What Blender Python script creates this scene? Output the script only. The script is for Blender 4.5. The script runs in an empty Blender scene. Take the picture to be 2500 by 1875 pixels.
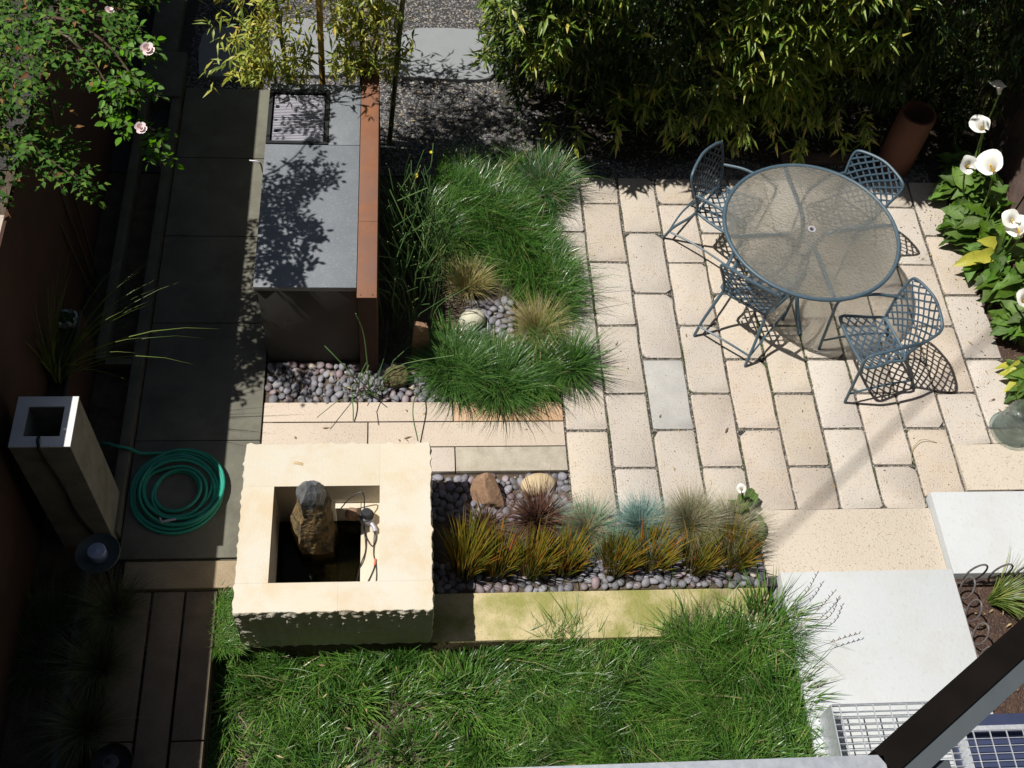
import bpy, bmesh, math
import numpy as np
from mathutils import Vector, Matrix

R = math.radians
S = bpy.context.scene
COL = S.collection
rng = np.random.default_rng(7)

# ------------------------------------------------------------------ camera
cam = bpy.data.cameras.new('camera')
cam_o = bpy.data.objects.new('camera', cam)
COL.objects.link(cam_o)
YAW, PITCH, ROLL = 0.176312739, 0.981430345, 0.144994435
fw = Vector((math.sin(YAW) * math.cos(PITCH), math.cos(YAW) * math.cos(PITCH), -math.sin(PITCH)))
rt = Vector((math.cos(YAW), -math.sin(YAW), 0.0))
up = rt.cross(fw)
r2 = rt * math.cos(ROLL) + up * math.sin(ROLL)
u2 = -rt * math.sin(ROLL) + up * math.cos(ROLL)
cam_o.matrix_world = Matrix(((r2.x, u2.x, -fw.x, -1.18629), (r2.y, u2.y, -fw.y, -6.40804),
                             (r2.z, u2.z, -fw.z, 7.02447), (0, 0, 0, 1)))
cam.sensor_width = 36.0
cam.lens = 36.0 * 2814.29 / 2500.0
cam.clip_start = 0.05
cam.clip_end = 300.0
S.camera = cam_o

# ------------------------------------------------------------------ world, sun, exposure
world = bpy.data.worlds.new('World')
S.world = world
world.use_nodes = True
wn = world.node_tree
bg = wn.nodes['Background']
sky = wn.nodes.new('ShaderNodeTexSky')
sky.sky_type = 'NISHITA'
sky.sun_disc = False
SUN_DIR = Vector((0.545, -0.02, -1.0)).normalized()
sky.sun_elevation = math.asin(-SUN_DIR.z)
sky.sun_rotation = R(272)
wn.links.new(sky.outputs[0], bg.inputs[0])
bg.inputs[1].default_value = 0.05
sun = bpy.data.lights.new('sun', 'SUN')
sun.energy = 5.0
sun.angle = R(0.5)
sun.color = (1.0, 0.965, 0.91)
sun_o = bpy.data.objects.new('sun', sun)
COL.objects.link(sun_o)
sun_o.rotation_euler = SUN_DIR.to_track_quat('-Z', 'Y').to_euler()
sun_o.location = (-6, 0, 12)
S.view_settings.view_transform = 'Standard'
S.view_settings.look = 'None'
S.view_settings.exposure = 0.3
S.view_settings.gamma = 1.0
S.view_settings.use_curve_mapping = False
S.render.engine = 'CYCLES'
S.cycles.use_denoising = True
S.cycles.max_bounces = 8
S.cycles.transparent_max_bounces = 16

# ------------------------------------------------------------------ helpers
def link(o):
    COL.objects.link(o)
    return o

def obj_me(name, me, parent=None):
    o = link(bpy.data.objects.new(name, me))
    if parent is not None:
        o.parent = parent
    return o

def tag(o, label=None, cat=None, group=None, kind=None):
    if label: o['label'] = label
    if cat: o['category'] = cat
    if group: o['group'] = group
    if kind: o['kind'] = kind
    return o

def empty(name, loc=(0, 0, 0), rz=0.0):
    o = link(bpy.data.objects.new(name, None))
    o.location = loc
    o.rotation_euler = (0, 0, rz)
    o.empty_display_size = 0.1
    return o

def kids(o):
    return [c for c in bpy.data.objects if c.parent == o]

def copy_tree(o, parent=None):
    c = link(o.copy())
    if parent is not None:
        c.parent = parent
    for ch in KIDS.get(o.name, []):
        copy_tree(ch, c)
    return c

KIDS = {}
def index_kids():
    KIDS.clear()
    for ob in bpy.data.objects:
        if ob.parent:
            KIDS.setdefault(ob.parent.name, []).append(ob)

class MB:
    """collects shapes that become ONE mesh object"""
    def __init__(self):
        self.v, self.f = [], []
    def add(self, vs, fs):
        n = len(self.v)
        self.v.extend([tuple(p) for p in vs])
        self.f.extend([tuple(i + n for i in f) for f in fs])
        return self
    def box(self, x0, x1, y0, y1, z0, z1):
        v = [(x0, y0, z0), (x1, y0, z0), (x1, y1, z0), (x0, y1, z0), (x0, y0, z1), (x1, y0, z1), (x1, y1, z1), (x0, y1, z1)]
        return self.add(v, [(3, 2, 1, 0), (4, 5, 6, 7), (0, 1, 5, 4), (1, 2, 6, 5), (2, 3, 7, 6), (3, 0, 4, 7)])
    def tube(self, pts, r, seg=8, closed=False, cap=True):
        P = [Vector(p) for p in pts]
        n = len(P)
        rr = r if hasattr(r, '__len__') else [r] * n
        T = []
        for i in range(n):
            a = P[(i - 1) % n] if (closed or i > 0) else P[i]
            b = P[(i + 1) % n] if (closed or i < n - 1) else P[i]
            T.append((b - a).normalized())
        ref = Vector((0, 0, 1)) if abs(T[0].z) < 0.9 else Vector((1, 0, 0))
        N = (ref - T[0] * ref.dot(T[0])).normalized()
        vs, fs = [], []
        for i in range(n):
            N = (N - T[i] * N.dot(T[i])).normalized()
            B = T[i].cross(N)
            for k in range(seg):
                a = 2 * math.pi * k / seg
                vs.append(P[i] + (N * math.cos(a) + B * math.sin(a)) * rr[i])
        m = n if closed else n - 1
        for i in range(m):
            j = (i + 1) % n
            for k in range(seg):
                k2 = (k + 1) % seg
                fs.append((i * seg + k, i * seg + k2, j * seg + k2, j * seg + k))
        if cap and not closed:
            fs.append(tuple(range(seg - 1, -1, -1)))
            fs.append(tuple((n - 1) * seg + k for k in range(seg)))
        return self.add(vs, fs)
    def lathe(self, prof, seg=32, c=(0, 0, 0), close=False):
        vs, fs = [], []
        n = len(prof)
        for (r, z) in prof:
            for k in range(seg):
                a = 2 * math.pi * k / seg
                vs.append((c[0] + r * math.cos(a), c[1] + r * math.sin(a), c[2] + z))
        for i in range(n if close else n - 1):
            j = (i + 1) % n
            for k in range(seg):
                k2 = (k + 1) % seg
                fs.append((i * seg + k, i * seg + k2, j * seg + k2, j * seg + k))
        return self.add(vs, fs)
    def strap(self, pts, wdir, w, t=0.002):
        """flat ribbon with a little thickness through pts, wide along wdir (per point or one vector)"""
        P = [Vector(p) for p in pts]
        vs, fs = [], []
        for i, p in enumerate(P):
            tg = (P[min(i + 1, len(P) - 1)] - P[max(i - 1, 0)]).normalized()
            nrm = Vector(wdir[i] if isinstance(wdir, list) else wdir)
            side = tg.cross(nrm).normalized() * (w / 2)
            nn = side.cross(tg).normalized() * (t / 2)
            vs += [p - side - nn, p + side - nn, p + side + nn, p - side + nn]
        for i in range(len(P) - 1):
            a, b = i * 4, i * 4 + 4
            for k in range(4):
                k2 = (k + 1) % 4
                fs.append((a + k, a + k2, b + k2, b + k))
        fs += [(3, 2, 1, 0), tuple(len(vs) - 4 + k for k in range(4))]
        return self.add(vs, fs)
    def mesh(self, name, mat=None, smooth=True, bevel=0.0, bseg=2):
        me = bpy.data.meshes.new(name)
        me.from_pydata(self.v, [], self.f)
        if bevel > 0:
            bm = bmesh.new(); bm.from_mesh(me)
            bmesh.ops.bevel(bm, geom=bm.edges[:], offset=bevel, segments=bseg, affect='EDGES', profile=0.6)
            bm.to_mesh(me); bm.free()
        if mat: me.materials.append(mat)
        if smooth:
            me.polygons.foreach_set('use_smooth', [True] * len(me.polygons))
            me.set_sharp_from_angle(angle=R(38))
        me.update()
        return me
    def build(self, name, mat=None, parent=None, smooth=True, bevel=0.0, bseg=2):
        return obj_me(name, self.mesh(name, mat, smooth, bevel, bseg), parent)

def np_mesh(name, verts, faces, mat):
    """faces: list of integer arrays (n,3) or (n,4)"""
    me = bpy.data.meshes.new(name)
    me.vertices.add(len(verts))
    me.vertices.foreach_set('co', np.ascontiguousarray(verts, dtype=np.float32).ravel())
    loops = np.concatenate([f.ravel() for f in faces]).astype(np.int32)
    tot = np.concatenate([np.full(len(f), f.shape[1], np.int32) for f in faces])
    start = np.concatenate([[0], np.cumsum(tot)[:-1]]).astype(np.int32)
    me.loops.add(len(loops)); me.loops.foreach_set('vertex_index', loops)
    me.polygons.add(len(tot)); me.polygons.foreach_set('loop_start', start)
    me.update(calc_edges=True)
    me.validate()
    if mat: me.materials.append(mat)
    return me

def spline(pts, n=8):
    """Catmull-Rom through pts"""
    P = [np.array(p, float) for p in pts]
    P = [2 * P[0] - P[1]] + P + [2 * P[-1] - P[-2]]
    out = []
    for i in range(1, len(P) - 2):
        for k in range(n):
            t = k / n
            out.append(0.5 * ((2 * P[i]) + (-P[i - 1] + P[i + 1]) * t + (2 * P[i - 1] - 5 * P[i] + 4 * P[i + 1] - P[i + 2]) * t * t
                              + (-P[i - 1] + 3 * P[i] - 3 * P[i + 1] + P[i + 2]) * t ** 3))
    out.append(P[-2])
    return out

# ------------------------------------------------------------------ materials
def mat(name, base, var=None, scale=6.0, rough=0.8, bump=0.0, bscale=80.0, metal=0.0, speck=None, sscale=350.0, samt=0.35,
        objvar=0.0, stain=None, stscale=2.0, stlo=0.5, sthi=0.75, trans=0.0, ramp=None, spec=0.5, coord='Object', stamt=0.8, sat=0.0, hue=0.0):
    """procedural material: base colour mixed with var by noise, speckles, stains, per-object or per-island variation"""
    m = bpy.data.materials.new(name)
    m.use_nodes = True
    nt = m.node_tree
    N = nt.nodes
    L = nt.links.new
    b = N['Principled BSDF']
    b.inputs['Roughness'].default_value = rough
    b.inputs['Metallic'].default_value = metal
    b.inputs['Specular IOR Level'].default_value = spec
    geo = N.new('ShaderNodeNewGeometry')
    tc = N.new('ShaderNodeTexCoord')
    vec = geo.outputs['Position'] if coord == 'World' else tc.outputs['Object']
    def noise(s, d=4.0, r=0.55):
        n = N.new('ShaderNodeTexNoise')
        n.inputs['Scale'].default_value = s
        n.inputs['Detail'].default_value = d
        n.inputs['Roughness'].default_value = r
        L(vec, n.inputs['Vector'])
        return n.outputs['Fac']
    def mixc(fac, a, c, mode='MIX'):
        x = N.new('ShaderNodeMix'); x.data_type = 'RGBA'; x.blend_type = mode
        if hasattr(fac, 'links') or hasattr(fac, 'is_linked'): L(fac, x.inputs[0])
        else: x.inputs[0].default_value = fac
        for s, i in ((a, 6), (c, 7)):
            if isinstance(s, tuple): x.inputs[i].default_value = (*s, 1)
            else: L(s, x.inputs[i])
        return x.outputs[2]
    def rampf(fac, lo, hi):
        x = N.new('ShaderNodeMapRange')
        x.inputs[1].default_value = lo; x.inputs[2].default_value = hi
        L(fac, x.inputs[0])
        return x.outputs[0]
    if ramp:
        cr = N.new('ShaderNodeValToRGB')
        e = cr.color_ramp.elements
        while len(e) < len(ramp): e.new(0.5)
        for i, (p, c) in enumerate(ramp):
            e[i].position = p; e[i].color = (*c, 1)
        L(geo.outputs['Random Per Island'], cr.inputs[0])
        col = cr.outputs[0]
        if var:
            col = mixc(rampf(noise(scale), 0.35, 0.65), col, var, 'MULTIPLY')
    else:
        col = base
        if var:
            col = mixc(rampf(noise(scale), 0.35, 0.65), base, var)
    if speck:
        col = mixc(rampf(noise(sscale, 2.0), 0.60, 0.68), col, mixc(samt, col, speck))
    if stain:
        f = rampf(noise(stscale, 6.0, 0.65), stlo, sthi)
        mm = N.new('ShaderNodeMath'); mm.operation = 'MULTIPLY'; mm.inputs[1].default_value = stamt
        L(f, mm.inputs[0])
        col = mixc(mm.outputs[0], col, stain)
    if objvar > 0:
        oi = N.new('ShaderNodeObjectInfo')
        hs = N.new('ShaderNodeHueSaturation')
        mr = N.new('ShaderNodeMapRange')
        mr.inputs[3].default_value = 1 - objvar; mr.inputs[4].default_value = 1 + objvar
        L(oi.outputs['Random'], mr.inputs[0]); L(mr.outputs[0], hs.inputs['Value'])
        if sat > 0:
            m7 = N.new('ShaderNodeMath'); m7.operation = 'MULTIPLY'; m7.inputs[1].default_value = 7.31
            fr = N.new('ShaderNodeMath'); fr.operation = 'FRACT'
            L(oi.outputs['Random'], m7.inputs[0]); L(m7.outputs[0], fr.inputs[0])
            ms = N.new('ShaderNodeMapRange')
            ms.inputs[3].default_value = 1 - sat; ms.inputs[4].default_value = 1 + sat
            L(fr.outputs[0], ms.inputs[0]); L(ms.outputs[0], hs.inputs['Saturation'])
        if hue > 0:
            m9 = N.new('ShaderNodeMath'); m9.operation = 'MULTIPLY'; m9.inputs[1].default_value = 13.7
            f9 = N.new('ShaderNodeMath'); f9.operation = 'FRACT'
            L(oi.outputs['Random'], m9.inputs[0]); L(m9.outputs[0], f9.inputs[0])
            mh = N.new('ShaderNodeMapRange')
            mh.inputs[3].default_value = 0.5 - hue; mh.inputs[4].default_value = 0.5 + hue
            L(f9.outputs[0], mh.inputs[0]); L(mh.outputs[0], hs.inputs['Hue'])
        if isinstance(col, tuple): hs.inputs['Color'].default_value = (*col, 1)
        else: L(col, hs.inputs['Color'])
        col = hs.outputs[0]
    if isinstance(col, tuple): b.inputs['Base Color'].default_value = (*col, 1)
    else: L(col, b.inputs['Base Color'])
    if bump > 0:
        bp = N.new('ShaderNodeBump')
        bp.inputs['Strength'].default_value = 1.0
        bp.inputs['Distance'].default_value = bump
        L(noise(bscale, 3.0), bp.inputs['Height'])
        L(bp.outputs[0], b.inputs['Normal'])
    if trans > 0:
        tr = N.new('ShaderNodeBsdfTranslucent')
        if isinstance(col, tuple): tr.inputs[0].default_value = (*col, 1)
        else: L(col, tr.inputs[0])
        ms = N.new('ShaderNodeMixShader'); ms.inputs[0].default_value = trans
        L(b.outputs[0], ms.inputs[1]); L(tr.outputs[0], ms.inputs[2])
        L(ms.outputs[0], N['Material Output'].inputs['Surface'])
    return m

M = {}
M['paver'] = mat('paver_granite', (0.435, 0.387, 0.335), (0.462, 0.398, 0.325), 5, 0.85, 0.006, 90, speck=(0.12, 0.095, 0.08), sscale=80, samt=0.72,
                 objvar=0.08, sat=0.22, hue=0.005, stain=(0.29, 0.245, 0.195), stscale=7, stlo=0.54, sthi=0.80, stamt=0.62)
M['paver_grey'] = mat('paver_grey_granite', (0.345, 0.335, 0.315), (0.395, 0.38, 0.355), 6, 0.85, 0.004, 160, speck=(0.14, 0.13, 0.13), sscale=95, samt=0.65)
M['strip'] = mat('granite_strip', (0.50, 0.425, 0.345), (0.47, 0.395, 0.32), 4, 0.85, 0.003, 150, speck=(0.15, 0.115, 0.09), sscale=105, samt=0.62, objvar=0.05, sat=0.15)
M['strip_tan'] = mat('granite_strip_tan', (0.44, 0.27, 0.15), (0.50, 0.34, 0.22), 6, 0.85, 0.003, 150, speck=(0.2, 0.12, 0.07), sscale=210, samt=0.4)
M['strip_grey'] = mat('granite_strip_grey', (0.40, 0.36, 0.29), (0.30, 0.26, 0.20), 9, 0.9, 0.003, 150, speck=(0.6, 0.55, 0.45), sscale=120, samt=0.5)
M['slab_beige'] = mat('beige_granite_slab', (0.475, 0.415, 0.335), (0.455, 0.395, 0.32), 3, 0.85, 0.006, 90, speck=(0.16, 0.12, 0.09), sscale=75, samt=0.6,
                      stain=(0.36, 0.28, 0.19), stscale=5, stlo=0.58, sthi=0.9, stamt=0.35)
M['sandstone'] = mat('pale_sandstone', (0.54, 0.505, 0.425), (0.535, 0.475, 0.365), 2.6, 0.85, 0.002, 90, speck=(0.40, 0.30, 0.18), sscale=110, samt=0.25,
                     stain=(0.50, 0.36, 0.20), stscale=3.4, stlo=0.50, sthi=0.66, stamt=0.42, objvar=0.03, coord='World')
M['mossy'] = mat('mossy_sandstone', (0.45, 0.375, 0.22), (0.42, 0.355, 0.185), 5, 0.9, 0.006, 60, speck=(0.24, 0.19, 0.09), sscale=70, samt=0.6,
                 stain=(0.215, 0.21, 0.055), stscale=3.4, stlo=0.40, sthi=0.60, stamt=0.95, coord='World')
M['white_conc'] = mat('pale_concrete', (0.435, 0.455, 0.462), (0.455, 0.47, 0.474), 2, 0.75, 0.002, 40, stain=(0.40, 0.385, 0.35), stscale=2.6, stlo=0.48, sthi=0.74, stamt=0.6, speck=(0.36, 0.355, 0.34), sscale=30, samt=0.3, coord='World')
M['path_conc'] = mat('path_concrete', (0.165, 0.16, 0.125), (0.13, 0.125, 0.10), 4, 0.9, 0.002, 120, spec=0.2, stain=(0.08, 0.076, 0.06), stscale=3, stlo=0.5, sthi=0.75, objvar=0.1)
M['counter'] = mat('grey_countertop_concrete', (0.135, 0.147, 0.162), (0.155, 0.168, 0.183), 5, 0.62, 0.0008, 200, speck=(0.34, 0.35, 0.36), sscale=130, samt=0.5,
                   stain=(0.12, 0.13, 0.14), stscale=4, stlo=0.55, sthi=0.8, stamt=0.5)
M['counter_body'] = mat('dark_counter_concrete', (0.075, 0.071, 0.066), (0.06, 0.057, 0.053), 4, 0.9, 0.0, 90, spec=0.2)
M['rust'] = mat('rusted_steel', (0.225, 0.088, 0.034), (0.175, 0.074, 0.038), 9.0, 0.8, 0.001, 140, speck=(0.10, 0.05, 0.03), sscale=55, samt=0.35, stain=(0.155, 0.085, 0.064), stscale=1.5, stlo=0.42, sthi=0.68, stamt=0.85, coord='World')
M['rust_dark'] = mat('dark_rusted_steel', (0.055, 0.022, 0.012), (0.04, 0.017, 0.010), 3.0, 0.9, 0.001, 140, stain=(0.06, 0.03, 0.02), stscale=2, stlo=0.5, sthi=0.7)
M['pillar'] = mat('pillar_concrete', (0.26, 0.245, 0.205), (0.18, 0.17, 0.14), 6, 0.9, 0.003, 80, stain=(0.09, 0.09, 0.075), stscale=14, stlo=0.60, sthi=0.72, stamt=0.7)
M['pillar_top'] = mat('pillar_cap_concrete', (0.62, 0.62, 0.60), (0.56, 0.56, 0.55), 6, 0.8, 0.001, 80)
M['soil'] = mat('dark_soil', (0.055, 0.038, 0.026), (0.10, 0.075, 0.05), 9, 0.95, 0.02, 45, speck=(0.2, 0.15, 0.1), sscale=90, samt=0.5, coord='World')
M['bark'] = mat('bark_mulch', (0.075, 0.040, 0.026), (0.04, 0.022, 0.016), 20, 0.9, 0.03, 55, speck=(0.22, 0.15, 0.10), sscale=70, samt=0.6, coord='World')
M['gravel_bed'] = mat('gravel_bed', (0.055, 0.052, 0.048), (0.035, 0.033, 0.03), 30, 0.95, 0.02, 90, speck=(0.16, 0.14, 0.11), sscale=160, samt=0.5, coord='World')
M['litter'] = mat('shaded_litter', (0.022, 0.017, 0.012), (0.035, 0.026, 0.017), 30, 0.95, 0.02, 60, speck=(0.09, 0.065, 0.035), sscale=120, samt=0.4, coord='World')  # litter darkened, with the shade under the hedge in its colour
M['gravel'] = mat('gravel_stones', None, rough=0.85, ramp=[(0, (0.05, 0.05, 0.055)), (0.45, (0.11, 0.11, 0.115)), (0.75, (0.17, 0.165, 0.165)), (0.9, (0.25, 0.20, 0.14)), (1, (0.36, 0.34, 0.31))])
M['chips'] = mat('joint_chips', None, rough=0.9, ramp=[(0, (0.03, 0.028, 0.025)), (0.5, (0.09, 0.082, 0.07)), (0.82, (0.19, 0.165, 0.13)), (1, (0.46, 0.42, 0.35))])
M['pebble'] = mat('river_pebble', (0.16, 0.155, 0.175), (0.21, 0.205, 0.22), 14, 0.6, 0.0006, 220, objvar=0.28, sat=0.3, spec=0.3)
M['pebble_pink'] = mat('mauve_river_pebble', (0.19, 0.155, 0.165), (0.23, 0.185, 0.19), 14, 0.55, 0.0006, 220, objvar=0.28, sat=0.3, spec=0.35)
M['pebble_pale'] = mat('pale_river_pebble', (0.30, 0.28, 0.255), (0.36, 0.33, 0.29), 14, 0.6, 0.0006, 220, objvar=0.2, sat=0.3)
M['slate'] = mat('bluestone', (0.20, 0.215, 0.225), (0.235, 0.245, 0.25), 3, 0.75, 0.002, 60, stain=(0.15, 0.16, 0.165), stscale=3, stlo=0.5, sthi=0.8)
M['rock_rust'] = mat('rusty_rock', (0.21, 0.125, 0.075), (0.33, 0.20, 0.12), 10, 0.85, 0.006, 40, stain=(0.10, 0.055, 0.035), stscale=9, stlo=0.5, sthi=0.68)
M['rock_tan'] = mat('tan_rock', (0.50, 0.39, 0.24), (0.44, 0.34, 0.20), 14, 0.85, 0.003, 90, speck=(0.28, 0.2, 0.12), sscale=120, samt=0.3)
M['rock_white'] = mat('pale_rock', (0.46, 0.44, 0.34), (0.50, 0.46, 0.34), 9, 0.8, 0.003, 70)
M['rock_green'] = mat('grey_green_rock', (0.20, 0.235, 0.225), (0.27, 0.31, 0.29), 9, 0.75, 0.003, 70)
M['rock_moss'] = mat('mossy_lava_rock', (0.085, 0.075, 0.028), (0.13, 0.11, 0.045), 30, 0.95, 0.02, 45, stain=(0.02, 0.018, 0.012), stscale=25, stlo=0.5, sthi=0.62)
M['basalt'] = mat('ochre_basalt', (0.20, 0.115, 0.048), (0.13, 0.10, 0.036), 14, 0.85, 0.02, 38, speck=(0.36, 0.27, 0.13), sscale=40, samt=0.5, stain=(0.04, 0.036, 0.022), stscale=11, stlo=0.50, sthi=0.60, stamt=0.92)
M['basalt_top'] = mat('wet_grey_basalt', (0.13, 0.14, 0.15), (0.05, 0.055, 0.06), 11, 0.38, 0.006, 50)
M['teal'] = mat('blue_grey_strap', (0.038, 0.068, 0.098), (0.046, 0.08, 0.112), 20, 0.5, 0.0, 50)
M['teal_tube'] = mat('blue_grey_tube', (0.046, 0.080, 0.108), (0.056, 0.095, 0.124), 30, 0.48, 0.0003, 300, stain=(0.03, 0.05, 0.07), stscale=24, stlo=0.56, sthi=0.7, stamt=0.6)
M['steel'] = mat('galvanized_steel', (0.62, 0.64, 0.67), (0.50, 0.52, 0.56), 40, 0.42, 0.0004, 90, metal=0.55)
M['steel_grey'] = mat('grey_painted_steel', (0.06, 0.07, 0.076), (0.052, 0.062, 0.068), 10, 0.5)
M['black_steel'] = mat('dark_brown_steel', (0.007, 0.006, 0.0055), (0.010, 0.008, 0.007), 8, 0.9, spec=0.0)
M['shade_blue'] = mat('shaded_step_board', (0.016, 0.024, 0.062), (0.02, 0.03, 0.078), 6, 0.6)  # blue shade of a step face put into the colour
M['black'] = mat('black_plastic', (0.012, 0.012, 0.014), (0.02, 0.02, 0.022), 20, 0.42)
M['black_iron'] = mat('black_grill_frame', (0.014, 0.016, 0.018), (0.02, 0.022, 0.024), 12, 0.4)
M['stainless'] = mat('brushed_stainless', (0.44, 0.43, 0.48), (0.38, 0.37, 0.42), 8, 0.42, metal=0.2)
M['wire'] = mat('rusty_wire', (0.075, 0.060, 0.055), (0.13, 0.115, 0.11), 18, 0.6)
M['hose'] = mat('teal_hose', (0.016, 0.24, 0.165), (0.020, 0.28, 0.195), 12, 0.42)
M['terracotta'] = mat('terracotta', (0.145, 0.056, 0.030), (0.115, 0.05, 0.03), 7, 0.85, 0.001, 90)
M['wood'] = mat('weathered_wood', (0.15, 0.10, 0.08), (0.09, 0.06, 0.048), 7, 0.9, 0.003, 60, objvar=0.15)
M['plank'] = mat('brown_stone_plank', (0.19, 0.145, 0.10), (0.14, 0.105, 0.075), 7, 0.9, 0.003, 100, speck=(0.07, 0.05, 0.04), sscale=160, samt=0.5, objvar=0.12)
M['brown_slab'] = mat('speckled_brown_slab', (0.30, 0.235, 0.15), (0.24, 0.185, 0.12), 7, 0.9, 0.003, 90, speck=(0.10, 0.075, 0.05), sscale=90, samt=0.6)
M['kerb'] = mat('kerb_concrete', (0.14, 0.13, 0.10), (0.10, 0.092, 0.07), 8, 0.9, 0.004, 70)
M['house'] = mat('house_render', (0.10, 0.095, 0.085), (0.12, 0.115, 0.10), 3, 0.9)
M['lamp_bowl'] = mat('lamp_bowl_metal', (0.05, 0.065, 0.06), (0.07, 0.085, 0.08), 12, 0.5)
M['lamp_cap'] = mat('lamp_cap_metal', (0.32, 0.38, 0.50), (0.28, 0.33, 0.45), 12, 0.4)
M['bag'] = mat('white_plastic_bag', (0.55, 0.57, 0.60), (0.4, 0.42, 0.45), 14, 0.6)
M['bag_green'] = mat('green_bag_contents', (0.02, 0.05, 0.01), (0.03, 0.07, 0.015), 14, 0.9)
M['cream'] = mat('dry_leaf', (0.55, 0.42, 0.24), (0.46, 0.33, 0.18), 40, 0.7)
M['dead_leaf'] = mat('dry_bamboo_leaves', None, rough=0.7, ramp=[(0, (0.10, 0.06, 0.03)), (0.5, (0.24, 0.16, 0.07)), (1, (0.42, 0.32, 0.16))])
M['petal'] = mat('white_petal', (0.82, 0.82, 0.76), (0.86, 0.86, 0.80), 20, 0.55, trans=0.25)
M['spadix'] = mat('yellow_spadix', (0.75, 0.45, 0.05), (0.7, 0.4, 0.04), 60, 0.7)
M['pink'] = mat('pink_petal', (0.82, 0.64, 0.64), (0.85, 0.75, 0.73), 30, 0.6, trans=0.2)
M['yellow'] = mat('yellow_petal', (0.75, 0.62, 0.01), (0.7, 0.55, 0.01), 60, 0.6)
G = (0.45, 0.55, 0.45)
M['lawn'] = mat('lawn_blades', None, rough=0.37, trans=0.14, ramp=[(0, (0.042, 0.115, 0.013)), (0.5, (0.084, 0.195, 0.024)), (0.88, (0.15, 0.27, 0.045)), (0.96, (0.24, 0.24, 0.08)), (1, (0.40, 0.32, 0.17))], var=(0.50, 0.60, 0.62), scale=4.5, coord='World')
M['meadow'] = mat('meadow_blades', None, rough=0.30, trans=0.15, ramp=[(0, (0.030, 0.092, 0.014)), (0.5, (0.060, 0.158, 0.022)), (0.88, (0.12, 0.23, 0.04)), (0.97, (0.22, 0.23, 0.08)), (1, (0.32, 0.21, 0.11))], var=(0.55, 0.65, 0.68), scale=6, coord='World')
M['dark_tuft'] = mat('dark_green_blades', None, rough=0.36, trans=0.18, ramp=[(0, (0.028, 0.082, 0.016)), (0.6, (0.055, 0.135, 0.026)), (1, (0.12, 0.21, 0.05))])
M['tan_tuft'] = mat('straw_blades', None, rough=0.5, trans=0.25, ramp=[(0, (0.20, 0.20, 0.045)), (0.4, (0.32, 0.29, 0.09)), (0.75, (0.45, 0.38, 0.18)), (1, (0.58, 0.48, 0.30))])
M['plum_tuft'] = mat('plum_blades', None, rough=0.4, trans=0.15, ramp=[(0, (0.045, 0.022, 0.018)), (0.6, (0.10, 0.045, 0.032)), (1, (0.20, 0.11, 0.07))])
M['orange_tuft'] = mat('orange_blades', None, rough=0.42, trans=0.28, ramp=[(0, (0.07, 0.10, 0.014)), (0.4, (0.16, 0.165, 0.02)), (0.7, (0.27, 0.19, 0.02)), (0.93, (0.36, 0.17, 0.02)), (1, (0.45, 0.10, 0.03))])
M['fescue_blue'] = mat('blue_fescue_blades', None, rough=0.5, trans=0.2, ramp=[(0, (0.10, 0.20, 0.18)), (0.6, (0.17, 0.29, 0.26)), (1, (0.30, 0.40, 0.34))])
M['fescue_green'] = mat('green_fescue_blades', None, rough=0.5, trans=0.2, ramp=[(0, (0.08, 0.20, 0.11)), (0.55, (0.14, 0.27, 0.155)), (0.8, (0.27, 0.25, 0.15)), (1, (0.42, 0.28, 0.20))])
M['fescue_pink'] = mat('faded_fescue_blades', None, rough=0.5, trans=0.25, ramp=[(0, (0.30, 0.19, 0.13)), (0.6, (0.36, 0.26, 0.17)), (1, (0.40, 0.34, 0.24))])
M['fescue_grey'] = mat('grey_fescue_blades', None, rough=0.5, trans=0.25, ramp=[(0, (0.15, 0.17, 0.09)), (0.5, (0.25, 0.27, 0.155)), (0.8, (0.36, 0.32, 0.20)), (1, (0.42, 0.28, 0.18))])
M['strappy'] = mat('lime_strappy_blades', None, rough=0.4, trans=0.25, ramp=[(0, (0.06, 0.11, 0.02)), (0.6, (0.14, 0.20, 0.035)), (1, (0.34, 0.32, 0.10))])
M['shade_tuft'] = mat('grey_green_blades', None, rough=0.5, trans=0.2, ramp=[(0, (0.075, 0.095, 0.04)), (0.6, (0.14, 0.16, 0.07)), (1, (0.24, 0.24, 0.12))])
M['reed'] = mat('horsetail_stems', None, rough=0.45, ramp=[(0, (0.035, 0.085, 0.026)), (0.6, (0.07, 0.14, 0.04)), (0.9, (0.12, 0.20, 0.055)), (1, (0.24, 0.18, 0.09))])
M['bamboo_dark'] = mat('dark_bamboo_leaves', None, rough=0.42, trans=0.25, ramp=[(0, (0.022, 0.052, 0.009)), (0.45, (0.042, 0.085, 0.012)), (0.8, (0.09, 0.135, 0.018)), (0.96, (0.19, 0.20, 0.035)), (1, (0.36, 0.28, 0.06))], var=(0.55, 0.62, 0.6), scale=1.6, coord='World')  # leaf green darkened to hold the shade inside the hedge
M['bamboo_lit'] = mat('sunlit_bamboo_leaves', None, rough=0.45, trans=0.3, ramp=[(0, (0.08, 0.155, 0.018)), (0.45, (0.16, 0.245, 0.028)), (0.8, (0.28, 0.34, 0.045)), (0.96, (0.42, 0.40, 0.07)), (1, (0.54, 0.42, 0.09))])  # brighter copy of the hedge leaf green, sunlight put into the colour
M['bamboo_gold'] = mat('golden_bamboo_leaves', None, rough=0.45, trans=0.4, ramp=[(0, (0.17, 0.25, 0.04)), (0.45, (0.34, 0.39, 0.06)), (0.8, (0.52, 0.50, 0.09)), (0.96, (0.62, 0.52, 0.09)), (1, (0.64, 0.44, 0.07))])
M['culm'] = mat('golden_culm', (0.46, 0.29, 0.05), (0.34, 0.22, 0.045), 12, 0.4)
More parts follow.
